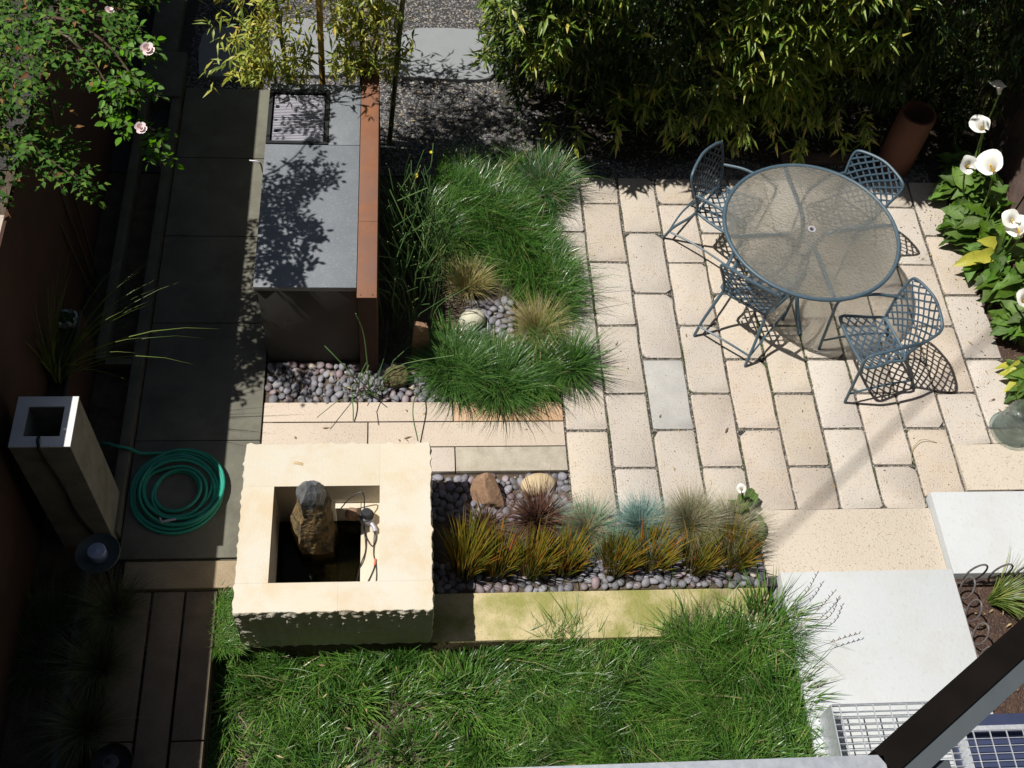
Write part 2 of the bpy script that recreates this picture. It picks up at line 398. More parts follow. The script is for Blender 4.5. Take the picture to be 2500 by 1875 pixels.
M['culm_dark'] = mat('olive_culm', (0.10, 0.10, 0.025), (0.055, 0.06, 0.015), 12, 0.5)
M['rose_leaf'] = mat('rose_leaves', (0.060, 0.165, 0.018), (0.105, 0.215, 0.024), 20, 0.62, trans=0.25, objvar=0.38, sat=0.2, spec=0.12)
M['rose_leaf_mass'] = mat('rose_leaf_mass', None, rough=0.62, trans=0.25, spec=0.12, ramp=[(0, (0.025, 0.075, 0.012)), (0.6, (0.065, 0.155, 0.022)), (0.93, (0.12, 0.21, 0.03)), (1, (0.22, 0.09, 0.04))])
M['rose_stem'] = mat('rose_stems', (0.085, 0.04, 0.03), (0.06, 0.06, 0.02), 12, 0.6)
M['calla_leaf'] = mat('calla_leaves', (0.062, 0.138, 0.020), (0.11, 0.19, 0.028), 10, 0.42, 0.003, 40, trans=0.30, objvar=0.40, sat=0.12, hue=0.012, spec=0.35)
M['calla_yellow'] = mat('yellowed_calla_leaf', (0.46, 0.40, 0.05), (0.34, 0.36, 0.05), 8, 0.45, trans=0.25)
M['calla_stalk'] = mat('calla_stalks', (0.085, 0.16, 0.03), (0.12, 0.20, 0.04), 8, 0.45)
M['moss'] = mat('joint_moss', None, rough=0.8, trans=0.2, ramp=[(0, (0.06, 0.10, 0.02)), (0.7, (0.11, 0.17, 0.03)), (1, (0.17, 0.19, 0.05))])

def glass_mix(name, tint, rough, clear, haze, bump, bscale, ior=1.45):
    """obscure glass: rough refraction + some straight transmission + a thin film of dust"""
    m = bpy.data.materials.new(name); m.use_nodes = True
    nt = m.node_tree; N = nt.nodes; L = nt.links.new
    N.remove(N['Principled BSDF'])
    g = N.new('ShaderNodeBsdfGlass'); g.inputs['Color'].default_value = (*tint, 1); g.inputs['Roughness'].default_value = rough; g.inputs['IOR'].default_value = ior
    t = N.new('ShaderNodeBsdfTransparent'); t.inputs['Color'].default_value = (*tint, 1)
    d = N.new('ShaderNodeBsdfTranslucent'); d.inputs['Color'].default_value = (0.64, 0.61, 0.55, 1)
    d2 = N.new('ShaderNodeBsdfDiffuse'); d2.inputs['Color'].default_value = (0.43, 0.42, 0.38, 1)
    md = N.new('ShaderNodeMixShader'); md.inputs[0].default_value = 0.35
    L(d.outputs[0], md.inputs[1]); L(d2.outputs[0], md.inputs[2])
    m1 = N.new('ShaderNodeMixShader'); m1.inputs[0].default_value = clear
    L(g.outputs[0], m1.inputs[1]); L(t.outputs[0], m1.inputs[2])
    m2 = N.new('ShaderNodeMixShader'); m2.inputs[0].default_value = haze
    L(m1.outputs[0], m2.inputs[1]); L(md.outputs[0], m2.inputs[2])
    L(m2.outputs[0], N['Material Output'].inputs['Surface'])
    if bump > 0:
        tc = N.new('ShaderNodeTexCoord')
        vo = N.new('ShaderNodeTexVoronoi'); vo.feature = 'SMOOTH_F1'; vo.inputs['Scale'].default_value = bscale
        L(tc.outputs['Object'], vo.inputs['Vector'])
        bp = N.new('ShaderNodeBump'); bp.inputs['Distance'].default_value = bump
        L(vo.outputs['Distance'], bp.inputs['Height'])
        L(bp.outputs[0], g.inputs['Normal'])
    return m
M['table_glass'] = glass_mix('obscure_glass', (0.95, 0.96, 0.95), 0.20, 0.50, 0.19, 0.012, 55, 1.25)
M['jar_glass'] = glass_mix('jar_glass', (0.87, 0.92, 0.92), 0.03, 0.42, 0.09, 0.004, 26, 1.35)
M['water'] = glass_mix('pool_water', (0.50, 0.50, 0.38), 0.02, 0.55, 0.0, 0.002, 8, 1.33)

# ------------------------------------------------------------------ ground sheets and the setting
def sheet(name, x0, x1, y0, y1, z, m, n=1):
    xs = np.linspace(x0, x1, n + 1); ys = np.linspace(y0, y1, n + 1)
    b = MB()
    b.add([(x, y, z) for y in ys for x in xs], [(j * (n + 1) + i, j * (n + 1) + i + 1, (j + 1) * (n + 1) + i + 1, (j + 1) * (n + 1) + i) for j in range(n) for i in range(n)])
    return b.build(name, m, smooth=False)

def block(name, x0, x1, y0, y1, z0, z1, m, parent=None, bevel=0.004):
    return MB().box(x0, x1, y0, y1, z0, z1).build(name, m, parent, True, bevel)

tag(sheet('ground', -60, 60, -60, 60, -0.45, M['soil']), kind='structure')
tag(MB().box(-7, 4.3, 0.30, 7, -0.44, -0.030).build('gravel_ground', M['gravel_bed'], smooth=False), kind='structure')
tag(MB().box(-7, -0.003, -3.735, 0.298, -0.44, -0.045).build('planting_soil', M['soil'], smooth=False), kind='structure')

# --- patio of granite pavers
W, L_ = 0.317, 0.6233
patio = MB().box(0.0, 3.49, -3.40, 0.297, -0.43, -0.022).build('patio', M['gravel_bed'], smooth=False)
tag(patio, kind='structure')
END = {0: -2.865, 1: -2.865, 2: -2.865, 3: -2.865, 4: -2.838, 5: -2.838, 6: -2.838, 7: -2.838, 8: -2.748, 9: -2.318, 10: -2.318}
def paver_mesh(w, l, seed):
    """slightly uneven paver with knocked corners, top at z=0, origin at its centre"""
    r = np.random.default_rng(seed)
    pts = []
    for (sx, sy) in ((-1, -1), (1, -1), (1, 1), (-1, 1)):
        c = r.uniform(0.006, 0.014)
        if r.random() < 0.22: c = r.uniform(0.02, 0.05)
        cx, cy = sx * w / 2, sy * l / 2
        a = (cx - sx * c * r.uniform(0.7, 1.3), cy + r.normal(0, 0.0018)); b_ = (cx + r.normal(0, 0.0018), cy - sy * c * r.uniform(0.7, 1.3))
        pts += [b_, a] if sx * sy > 0 else [a, b_]
        # mid points of the long side
        if (sx, sy) in ((1, -1), (-1, 1)):
            for t in (-0.5, 0.0, 0.5):
                pts.append((sx * w / 2 + r.normal(0, 0.002), (t if sy < 0 else -t) * l * 0.6))
    n = len(pts)
    v = [(x, y, -0.05) for x, y in pts] + [(x, y, -0.006) for x, y in pts] + [(x * (1 - 0.007 / (w / 2)), y * (1 - 0.007 / (l / 2)), r.normal(0, 0.0006)) for x, y in pts]
    f = [(i, (i + 1) % n, n + (i + 1) % n, n + i) for i in range(n)] + [(n + i, n + (i + 1) % n, 2 * n + (i + 1) % n, 2 * n + i) for i in range(n)]
    f.append(tuple(range(2 * n, 3 * n)))
    b = MB(); b.add(v, f)
    return b
k = 0
for c in range(11):
    xa, xb = c * W + 0.0095, (c + 1) * W - 0.0095
    if c == 10: xb = 3.475
    cuts = [0.30] + [y for y in [-(n + (0.5 if c % 2 == 0 else 0)) * L_ for n in range(6)] if y > END[c] + 0.12] + [END[c]]
    for i in range(len(cuts) - 1):
        ya, yb = cuts[i] - 0.0105, cuts[i + 1] + (0.0105 if i < len(cuts) - 2 else 0.002)
        k += 1
        grey = (c == 2 and i == 3)
        p = paver_mesh(xb - xa, ya - yb, 100 + k).build('paver', M['paver_grey' if grey else 'paver'], patio)
        p.location = ((xa + xb) / 2 + rng.normal(0, 0.0015), (ya + yb) / 2, rng.normal(0, 0.0012))
        p.rotation_euler = (rng.normal(0, 0.0015), rng.normal(0, 0.002), rng.normal(0, 0.003))
        if grey: p['label'] = 'grey granite paver among the beige ones'

# --- granite strips left of the pavers
strips = MB().box(-2.142, -0.004, -2.512, -1.93, -0.43, -0.04).build('granite_path', M['gravel_bed'], smooth=False)
tag(strips, kind='structure')
for (x0, x1, y0, y1, mm) in [(-2.138, -0.805, -2.098, -1.937, 'strip'), (-0.797, -0.008, -2.098, -1.937, 'strip_tan'),
                             (-2.138, -1.410, -2.306, -2.106, 'strip'), (-1.402, -0.008, -2.306, -2.106, 'strip'),
                             (-0.975, -0.80, -2.508, -2.314, 'strip'), (-0.792, -0.008, -2.508, -2.314, 'strip_grey')]:
    o = block('granite_strip', x0, x1, y0, y1, -0.06, -0.001 + rng.normal(0, 0.0015), M[mm], strips, 0.005)
    if mm == 'strip_tan': o['label'] = 'tan strip under the overhanging grass'
    if mm == 'strip_grey': o['label'] = 'grey weathered strip beside the pebbles'

# --- concrete path at the left
path = MB().box(-3.0, -2.150, -3.14, 1.26, -0.43, -0.03).build('concrete_path', M['path_conc'], smooth=False)
tag(path, kind='structure')
for ya, yb in zip([1.255, 0.437, -0.40, -1.24, -2.25], [0.443, -0.394, -1.234, -2.244, -3.135]):
    block('concrete_slab', -2.995, -2.150, yb, ya, -0.05, 0.0 + rng.normal(0, 0.001), M['path_conc'], path, 0.006)
    
# --- brown slab and plank walk lower left
walk = MB().box(-3.05, -2.345, -6.4, -3.15, -0.43, -0.11).build('plank_walk', M['soil'], smooth=False)
tag(walk, kind='structure')
tag(block('brown_slab', -2.95, -2.175, -3.345, -3.155, -0.12, 0.0, M['brown_slab'], None, 0.006), 'long speckled brown stone slab between the dark path and the planks', 'stone slab')
for (x0, x1, cuts) in [(-2.965, -2.768, (-3.36, -4.315, -5.4, -6.3)), (-2.750, -2.560, (-3.36, -4.9, -6.3)), (-2.543, -2.352, (-3.36, -4.32, -5.4, -6.3))]:
    for a, b in zip(cuts[:-1], cuts[1:]):
        block('stone_plank', x0, x1, b + 0.008, a, -0.09, -0.02, M['plank'], walk, 0.006)

# --- lawn
def lawn_z(x):
    return -0.26 + 0.20 * np.clip((np.asarray(x) + 0.5) / 1.8, 0, 1) ** 1.4
_b = MB(); _xs = np.linspace(-2.345, 1.33, 25)
_b.add([(x, y, float(lawn_z(x))) for y in (-6.5, -3.73) for x in _xs], [(i, i + 1, 26 + i, 25 + i) for i in range(24)])
lawn = _b.build('lawn', M['soil'], smooth=True)
tag(lawn, kind='structure')

# --- pebble beds: soil sheets that carry single pebbles
peb_meshes = []
for i in range(10):
    bm = bmesh.new()
    bmesh.ops.create_icosphere(bm, subdivisions=2, radius=1.0)
    r = np.random.default_rng(i)
    ph = r.uniform(0, 6.28, 4)
    sx, sy, sz = r.uniform(0.95, 1.3), r.uniform(0.72, 0.95), r.uniform(0.45, 0.62)
    for v in bm.verts:
        a = math.atan2(v.co.y, v.co.x)
        k_ = 1 + 0.06 * math.sin(2 * a + ph[0]) + 0.05 * math.sin(3 * a + ph[1])
        v.co = Vector((v.co.x * sx * k_, v.co.y * sy * k_, v.co.z * sz))
    row = []
    for mk in ('pebble', 'pebble_pink', 'pebble_pale'):
        me = bpy.data.meshes.new('pebble'); bm.to_mesh(me)
        me.materials.append(M[mk]); me.polygons.foreach_set('use_smooth', [True] * len(me.polygons))
        row.append(me)
    peb_meshes.append(row); bm.free()

def scatter(regions, rmin, rmax, tries, seed, avoid=()):
    r = np.random.default_rng(seed)
    P = []
    A = np.zeros((0, 3))
    for t in range(tries):
        rad = r.uniform(rmin, rmax) if t > tries * 0.3 else r.uniform((rmin + rmax) / 2, rmax)
        a = regions[r.choice(len(regions), p=np.array([q[4] for q in regions]) / sum(q[4] for q in regions))]
        x, y = r.uniform(a[0], a[1]), r.uniform(a[2], a[3])
        ok = not len(A) or bool(np.all((x - A[:, 0]) ** 2 + (y - A[:, 1]) ** 2 > (0.76 * (rad + A[:, 2])) ** 2))
        ok = ok and all(not (q[0] < x < q[1] and q[2] < y < q[3]) for q in avoid)
        if ok:
            P.append((x, y, rad)); A = np.array(P)
    return P

def pebble_bed(name, x0, x1, y0, y1, z, regions, rmin, rmax, tries, seed, avoid=()):
    bed = MB().box(x0, x1, y0, y1, -0.43, z).build(name, M['soil'], smooth=False)
    tag(bed, kind='structure')
    P = scatter(regions, rmin, rmax, tries, seed, avoid)
    r = np.random.default_rng(seed + 1)
    P = sorted(P, key=lambda q: -q[2])
    for (x, y, rad) in P[:300]:
        mk = int(r.choice(3, p=(0.77, 0.20, 0.03)))
        o = obj_me('pebble', peb_meshes[int(r.integers(10))][mk], bed)
        o.location = (x, y, z + rad * 0.28 + r.uniform(0, 0.012))
        o.scale = (rad, rad, rad * r.uniform(0.9, 1.2))
        o.rotation_euler = (r.normal(0, 0.35), r.normal(0, 0.35), r.uniform(0, 6.28))
    # the smaller ones: one joined part
    vs, fs, n = [], [], 0
    bm = bmesh.new(); bmesh.ops.create_icosphere(bm, subdivisions=1, radius=1.0)
    V0 = np.array([v.co[:] for v in bm.verts]); F0 = np.array([[v.index for v in f.verts] for f in bm.faces]); bm.free()
    small = [(x, y, rad) for (x, y, rad) in P[300:]]
    for t in range(260):
        a = regions[int(r.integers(len(regions)))]
        small.append((r.uniform(a[0], a[1]), r.uniform(a[2], a[3]), r.uniform(0.010, 0.018)))
    for (x, y, rad) in small:
        an = r.uniform(0, 6.28); c_, s_ = math.cos(an), math.sin(an)
        V = V0 * (rad * 1.15, rad * 0.85, rad * 0.6)
        vs.append(np.stack([V[:, 0] * c_ - V[:, 1] * s_ + x, V[:, 0] * s_ + V[:, 1] * c_ + y, V[:, 2] + z + rad * 0.2], -1)); fs.append(F0 + n); n += len(V0)
    o = obj_me('small_pebbles', np_mesh('small_pebbles', np.concatenate(vs), [np.concatenate(fs)], M['gravel']), bed)
    o['kind'] = 'stuff'
    return bed
pebble_bed('pebble_bed', -2.138, -0.70, -1.930, -1.50, -0.030, [(-2.12, -0.72, -1.915, -1.60, 1.0)], 0.021, 0.036, 9000, 11)
pebble_bed('pebble_bed', -0.98, -0.004, -3.405, -2.515, -0.055, [(-0.96, -0.02, -2.86, -2.535, 1.0), (-0.96, -0.02, -3.39, -3.2, 0.45)], 0.019, 0.037, 9000, 12)
pebble_bed('pebble_bed', 0.0, 1.27, -3.405, -2.872, -0.021, [(0.01, 1.25, -3.39, -3.20, 1.0), (0.02, 1.2, -2.95, -2.89, 0.3)], 0.019, 0.035, 6000, 13)
pebble_bed('pebble_bed', -0.80, -0.30, -1.42, -0.92, -0.018, [(-0.66, -0.33, -1.36, -1.0, 1.0)], 0.022, 0.036, 900, 14)

# --- retaining wall along the lawn
wall = block('retaining_wall', -0.985, 1.272, -3.735, -3.408, -0.45, -0.02, M['mossy'], None, 0.006)
tag(wall, 'low yellow sandstone retaining wall with green moss above the lawn', 'wall')

# --- steps and pale slabs at the right
tag(block('beige_step', 1.278, 2.546, -3.338, -2.842, -0.42, 0.004, M['slab_beige'], None, 0.005), 'smooth beige granite landing slab at the foot of the white slabs', 'step')
tag(block('white_slab', 1.345, 2.545, -6.5, -3.342, -0.44, 0.072, M['white_conc'], None, 0.005), 'large white concrete slab beside the lawn', 'slab')
tag(block('white_slab', 2.549, 4.3, -3.375, -2.752, -0.40, 0.072, M['white_conc'], None, 0.006), 'raised white concrete slab between the patio and the bark bed', 'slab')
tag(block('pale_slab', 2.864, 4.2, -2.705, -2.325, -0.30, 0.006, M['slab_beige'], None, 0.004), 'pale pinkish stone slab under the glass jar', 'slab')
tag(MB().box(2.548, 4.3, -6.5, -3.378, -0.43, -0.02).build('bark_bed', M['bark'], smooth=False), kind='structure')
tag(MB().box(3.478, 4.3, -2.32, 0.32, -0.43, -0.012).build('flower_bed', M['bark'], smooth=False), kind='structure')

# ------------------------------------------------------------------ outdoor counter with grill and rusted steel wall
ct = empty('outdoor_counter', (-1.81, -0.6, 0))
tag(ct, 'long grey concrete outdoor counter with a smooth slab top', 'counter')
def part(name, b, m, p, loc=None, **k):
    o = b.build(name, m, p, **k)
    l = loc if loc else p.location
    o.location = -Vector(l)
    return o
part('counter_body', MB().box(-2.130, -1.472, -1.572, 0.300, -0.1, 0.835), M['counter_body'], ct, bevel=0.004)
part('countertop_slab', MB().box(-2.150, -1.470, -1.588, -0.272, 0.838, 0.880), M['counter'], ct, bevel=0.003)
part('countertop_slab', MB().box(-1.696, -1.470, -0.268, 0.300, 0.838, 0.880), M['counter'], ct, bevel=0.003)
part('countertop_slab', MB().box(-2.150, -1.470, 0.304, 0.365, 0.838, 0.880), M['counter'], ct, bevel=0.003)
for i in range(3):
    part('vent_slot', MB().box(-1.985 + i * 0.03, -1.972 + i * 0.03, -1.5735, -1.565, 0.44, 0.475), M['black'], ct)
gr = empty('built_in_grill', (-1.925, 0.02, 0.85))
tag(gr, 'black framed grill with two ribbed steel lids set in the counter', 'grill')
b = MB(); b.box(-2.148, -1.70, -0.266, -0.240, 0.80, 0.886); b.box(-2.148, -1.70, 0.268, 0.300, 0.80, 0.886); b.box(-2.148, -2.122, -0.238, 0.266, 0.80, 0.886); b.box(-1.728, -1.70, -0.238, 0.266, 0.80, 0.886)
b.box(-2.12, -1.73, -0.237, 0.265, 0.80, 0.82)
part('grill_frame', b, M['black_iron'], gr, bevel=0.0)
for (y0, y1) in ((-0.232, 0.010), (0.020, 0.258)):
    b = MB(); b.box(-2.112, -1.738, y0, y1, 0.845, 0.858)
    n = 15
    for i in range(n):
        y = y0 + (i + 0.5) * (y1 - y0) / n
        b.box(-2.108, -1.742, y - 0.0046, y + 0.0046, 0.858, 0.868)
    lid = part('grill_lid', b, M['stainless'], gr, smooth=False)
    h = MB().box(-2.098, -2.072, (y0 + y1) / 2 - 0.022, (y0 + y1) / 2, 0.862, 0.872).build('lid_handle', M['black'], lid)
tap = MB().tube(spline([(-2.155, -0.40, 0.70), (-2.175, -0.40, 0.72), (-2.18, -0.40, 0.80), (-2.20, -0.40, 0.83), (-2.26, -0.39, 0.83)], 5), 0.006, 8).build('water_tap', M['stainless'])
tag(tap, 'thin chrome tap bent out from the side of the counter', 'tap')

rw = empty('steel_wall', (-1.40, -0.5, 0))
tag(rw, 'rust orange steel wall standing along the back of the counter', 'wall')
for (y0, y1) in ((-1.672, -1.002), (-1.000, 0.62)):
    part('top_plate', MB().box(-1.466, -1.334, y0, y1, 0.872, 0.880), M['rust'], rw, bevel=0.0015)
part('side_plate', MB().box(-1.464, -1.458, -1.66, 0.615, -0.1, 0.871), M['rust'], rw)
part('side_plate', MB().box(-1.342, -1.336, -1.66, 0.615, -0.1, 0.871), M['rust'], rw)
part('end_plate', MB().box(-1.464, -1.336, -1.668, -1.661, -0.1, 0.871), M['rust_dark'], rw)
for x in (-1.44, -1.36):
    part('bolt', MB().lathe([(0.0, 0.003), (0.004, 0.003), (0.005, 0.0)], 8, (x, -1.65, 0.880)), M['black'], rw)

# ------------------------------------------------------------------ fountain
fo = empty('stone_fountain', (-1.58, -3.15, 0))
tag(fo, 'square pale sandstone fountain with chiselled edges around a pool', 'fountain')
X0, X1, Y0, Y1, ZT = -2.168, -0.986, -3.728, -2.572, 0.50
OX0, OX1, OY0, OY1 = -1.972, -1.310, -3.540, -2.884
def chisel_side(p0, p1, nrm, z0, z1, nu, nv, seed):
    """rough chiselled face between two plan points: a grid carrying many separate chisel bites"""
    r = np.random.default_rng(seed)
    p0, p1, nrm = np.array(p0), np.array(p1), np.array(nrm)
    ln = float(np.linalg.norm(p1 - p0)); ht = z1 - z0
    U_, Z_ = np.meshgrid(np.linspace(0, ln, nu + 1), np.linspace(0, ht, nv + 1))
    D = r.normal(0, 0.0007, U_.shape)
    nc = int(ln / 0.075) + 1
    for c in range(nc):
        uc = (c + 0.5) * ln / nc + r.normal(0, 0.006)
        zc = ht - r.uniform(0.0, 0.02)
        while zc > -0.02:
            if r.random() < 0.9:
                wz, wu = r.uniform(0.008, 0.013), r.uniform(0.016, 0.030)
                am = r.uniform(0.005, 0.015) * (0.62 + 0.38 * max(0, zc / ht) ** 1.5)
                uu = uc + r.normal(0, 0.010)
                D += am * np.exp(-((U_ - uu) / wu) ** 2) * np.exp(-(np.where(Z_ < zc, (Z_ - zc) / wz, (Z_ - zc) / (wz * 1.7))) ** 2)
            zc -= r.uniform(0.022, 0.036)
    for k_ in range(int(ln / 0.012)):
        uu, zc = r.uniform(0, ln), r.uniform(0, ht)
        D += r.uniform(-0.003, 0.004) * np.exp(-((U_ - uu) / 0.02) ** 2) * np.exp(-((Z_ - zc) / 0.014) ** 2)
    D[:, 0] *= 0.3; D[:, -1] *= 0.3
    vs = []
    for j in range(nv + 1):
        for i in range(nu + 1):
            q = p0 + (p1 - p0) * (i / nu) + nrm * (D[j, i] - 0.002)
            vs.append((q[0], q[1], z0 + ht * j / nv))
    fs = [(j * (nu + 1) + i, j * (nu + 1) + i + 1, (j + 1) * (nu + 1) + i + 1, (j + 1) * (nu + 1) + i) for j in range(nv) for i in range(nu)]
    return vs, fs
def stone_block(x0, x1, y0, y1, rough, seed):
    """one block of the fountain: smooth top, rough outer sides (names in rough: l r f b)"""
    b = MB()
    top = []
    z0 = -0.30
    nu_x, nu_y = max(4, int((x1 - x0) / 0.009)), max(4, int((y1 - y0) / 0.009))
    for key, pa, pb, nrm, n in (('f', (x0, y0), (x1, y0), (0, -1), nu_x), ('r', (x1, y0), (x1, y1), (1, 0), nu_y), ('b', (x1, y1), (x0, y1), (0, 1), nu_x), ('l', (x0, y1), (x0, y0), (-1, 0), nu_y)):
        if key in rough:
            vs, fs = chisel_side(pa, pb, nrm, z0, ZT - 0.004, n, 80, seed + ord(key))
            b.add(vs, fs)
            top += [(v[0], v[1], ZT) for v in vs[-(n + 1):-1]]
            row = vs[-(n + 1):]
            b.add([row[i] for i in range(n + 1)] + [(v[0] - nrm[0] * 0.003, v[1] - nrm[1] * 0.003, ZT) for v in row], [(i, i + 1, n + 2 + i, n + 1 + i) for i in range(n)])
            top[-n:] = [(v[0] - nrm[0] * 0.003, v[1] - nrm[1] * 0.003, ZT) for v in row[:-1]]
        else:
            b.add([(*pa, z0), (*pb, z0), (*pb, ZT), (*pa, ZT)], [(0, 1, 2, 3)])
            top.append((*pa, ZT))
    b.add(top, [tuple(range(len(top)))])
    return b
g = 0.0005
for (x0, x1, y0, y1, rg, sd) in [(X0, OX0 - 0, OY0 + g, OY1 - g, 'l', 1), (X0, OX1 - g, OY1, Y1, 'lb', 2), (OX1, X1, OY0 + 0.0, Y1, 'rb', 3),
                                 (X0, -1.556 - g, Y0, OY0 - 0, 'lf', 4), (-1.556, X1, Y0, OY0 - g, 'rf', 5)]:
    part('stone_block', stone_block(x0, x1, y0, y1, rg, sd), M['sandstone'], fo, smooth=False)
# lower pieces of the pool
b = MB()
b.box(OX0 + 0.002, OX1 - 0.002, OY0 + 0.002, OY1 - 0.002, -0.25, -0.20)
part('pool_floor', b, M['rock_moss'], fo)
part('pool_ledge', MB().box(-1.432, OX1 - 0.003, OY0 + 0.003, OY1 - 0.003, -0.19, 0.27), M['sandstone'], fo, bevel=0.003)
part('pool_ledge', MB().box(-1.60, -1.436, -2.925, OY1 - 0.003, -0.19, 0.27), M['sandstone'], fo, bevel=0.003)
part('pool_water', MB().box(OX0 + 0.003, -1.434, OY0 + 0.003, -2.93, 0.02, 0.10), M['water'], fo, smooth=False)
r_ = np.random.default_rng(3)
for i in range(9):
    o = obj_me('pool_stone', peb_meshes[i][2], fo)
    o.location = Vector((-1.66 + r_.uniform(-0.15, 0.2), -3.44 + r_.uniform(-0.06, 0.1), 0.0)) - fo.location
    o.scale = (0.04, 0.04, 0.04); o.rotation_euler = (0, 0, r_.uniform(0, 6))
tag(MB().add([(-1.862, -2.722, ZT + .003), (-1.80, -2.735, ZT + .003), (-1.80, -2.715, ZT + .003), (-1.862, -2.702, ZT + .003), (-1.83, -2.72, ZT + .012)],
             [(0, 1, 4), (1, 2, 4), (2, 3, 4), (3, 0, 4), (3, 2, 1, 0)]).build('dry_leaf', M['cream']), 'small curled brown leaf on the fountain rim', 'leaf')

def rock(name, loc, size, m, seed, sub=3, rough=0.16, facet=True, rot=(0, 0, 0), label=None, cat='rock', cuts=9, cd=(0.72, 0.98)):
    bm = bmesh.new()
    bmesh.ops.create_icosphere(bm, subdivisions=sub, radius=1.0)
    r = np.random.default_rng(seed)
    dirs = r.normal(size=(cuts, 3)); dirs /= np.linalg.norm(dirs, axis=1)[:, None]
    ds = r.uniform(cd[0], cd[1], cuts)
    ph = r.uniform(0, 6, 6)
    for v in bm.verts:
        p = np.array(v.co)
        for d, k_ in zip(dirs, ds):
            e = p @ d - k_
            if e > 0: p = p - d * e * 0.92
        p *= 1 + rough * 0.4 * (math.sin(5 * p[0] + ph[0]) * math.sin(6 * p[1] + ph[1]) + 0.6 * math.sin(11 * p[2] + ph[2]) * math.sin(9 * p[0] + ph[3]))
        v.co = Vector((p[0] * size[0], p[1] * size[1], p[2] * size[2]))
    me = bpy.data.meshes.new(name); bm.to_mesh(me); bm.free()
    me.materials.append(m)
    if not facet:
        me.polygons.foreach_set('use_smooth', [True] * len(me.polygons))
    o = obj_me(name, me)
    o.location = loc; o.rotation_euler = rot
    if label: tag(o, label, cat)
    return o

# the standing basalt column in the pool
def column_rock():
    r = np.random.default_rng(21)
    prof = [(0.0, 0.13), (0.12, 0.128), (0.28, 0.122), (0.45, 0.112), (0.60, 0.096), (0.70, 0.082), (0.76, 0.073), (0.83, 0.058), (0.88, 0.030)]
    seg = 18
    vs, fs = [], []
    corner = [1.0, 0.95, 1.05, 0.97, 1.03, 0.96]
    for j, (z, rad) in enumerate(prof):
        for k in range(seg):
            a = 2 * math.pi * k / seg + 0.25
            hexr = 1.0 / max(math.cos(((a % (math.pi / 2.5)) - math.pi / 5)), 0.5) * 0.92
            rr = rad * hexr * (1 + r.uniform(-0.045, 0.045)) * corner[int(k / 3) % 6]
            ox = 0.018 * z / 0.9 + 0.012 * math.sin(j * 1.9)
            vs.append((rr * math.cos(a) * 0.95 + ox, rr * math.sin(a) * 0.92, -0.18 + z * 1.0 + 0.0 + (r.uniform(-0.012, 0.012) if j > 5 else 0) + (0.03 * math.cos(a + 2) if j > 6 else 0)))
    n = len(prof)
    for j in range(n - 1):
        for k in range(seg):
            k2 = (k + 1) % seg
            fs.append((j * seg + k, j * seg + k2, (j + 1) * seg + k2, (j + 1) * seg + k))
    fs.append(tuple((n - 1) * seg + k for k in range(seg)))
    me = bpy.data.meshes.new('basalt_column')
    bm = bmesh.new()
    bv = [bm.verts.new(v) for v in vs]
    for f in fs: bm.faces.new([bv[i] for i in f])
    bmesh.ops.subdivide_edges(bm, edges=bm.edges[:], cuts=1, use_grid_fill=True, fractal=0.45, along_normal=0.35, seed=5)
    bm.to_mesh(me); bm.free()
    me.materials.append(M['basalt']); me.materials.append(M['basalt_top'])
    for p in me.polygons:
        p.material_index = 1 if p.center.z > 0.53 + 0.03 * math.sin(p.center.x * 60) else 0
    return me
bc = obj_me('basalt_column', column_rock())
bc.location = (-1.735, -3.045, 0.10); bc.rotation_euler = (0, 0, 0.35); bc.scale = (1.18, 1.18, 1.03)
tag(bc, 'tall ochre basalt column with grey wet top standing in the fountain pool', 'rock')
rock('pool_rock', (-1.49, -2.985, 0.30), (0.05, 0.045, 0.05), M['rock_rust'], 4, 2, label='small brown pointed rock behind the fountain column')

pump = empty('fountain_pump', (-1.395, -3.01, 0.272))
tag(pump, 'black and silver fountain pump standing on the pool ledge', 'pump')
MB().lathe([(0.0, 0.0), (0.048, 0.0), (0.05, 0.012), (0.047, 0.05), (0.042, 0.058), (0.0, 0.058)], 24).build('pump_body', M['stainless'], pump)
MB().lathe([(0.046, 0.056), (0.047, 0.066), (0.036, 0.070), (0.034, 0.10), (0.028, 0.108), (0.0, 0.108)], 24).build('pump_head', M['black'], pump)
MB().tube([(0.03, -0.04, 0.03), (0.05, -0.075, 0.03), (0.056, -0.10, 0.028)], [0.014, 0.014, 0.017], 12).build('pump_outlet', M['stainless'], pump)
for i, (pts, r0, lb) in enumerate([
    ([(-1.41, -3.06, 0.30), (-1.40, -3.13, 0.278), (-1.36, -3.20, 0.276), (-1.335, -3.16, 0.276), (-1.345, -3.09, 0.30)], 0.0042, 'black looped cable on the ledge just below the pump'),
    ([(-1.415, -3.07, 0.30), (-1.40, -3.22, 0.277), (-1.43, -3.33, 0.28), (-1.455, -3.40, 0.20), (-1.47, -3.46, 0.10)], 0.004, 'black cable running off the ledge into the pool water'),
    ([(-1.345, -3.10, 0.29), (-1.35, -3.25, 0.277), (-1.34, -3.33, 0.277), (-1.385, -3.45, 0.277), (-1.425, -3.52, 0.277)], 0.0035, 'thin black cable curving across the near end of the ledge'),
    ([(-1.335, -3.30, 0.277), (-1.33, -3.40, 0.277), (-1.335, -3.46, 0.277), (-1.35, -3.53, 0.277)], 0.0032, 'short black cable along the right wall of the pool'),
    ([(-1.41, -2.98, 0.36), (-1.41, -2.925, 0.42), (-1.43, -2.90, 0.44), (-1.50, -2.92, 0.40), (-1.56, -2.95, 0.32)], 0.0042, 'stiff black cable rising behind the pump to the column')]):
    tag(MB().tube(spline(pts, 7), r0, 6).build('pump_cable', M['black']), lb, 'cable', 'cables of the fountain pump')
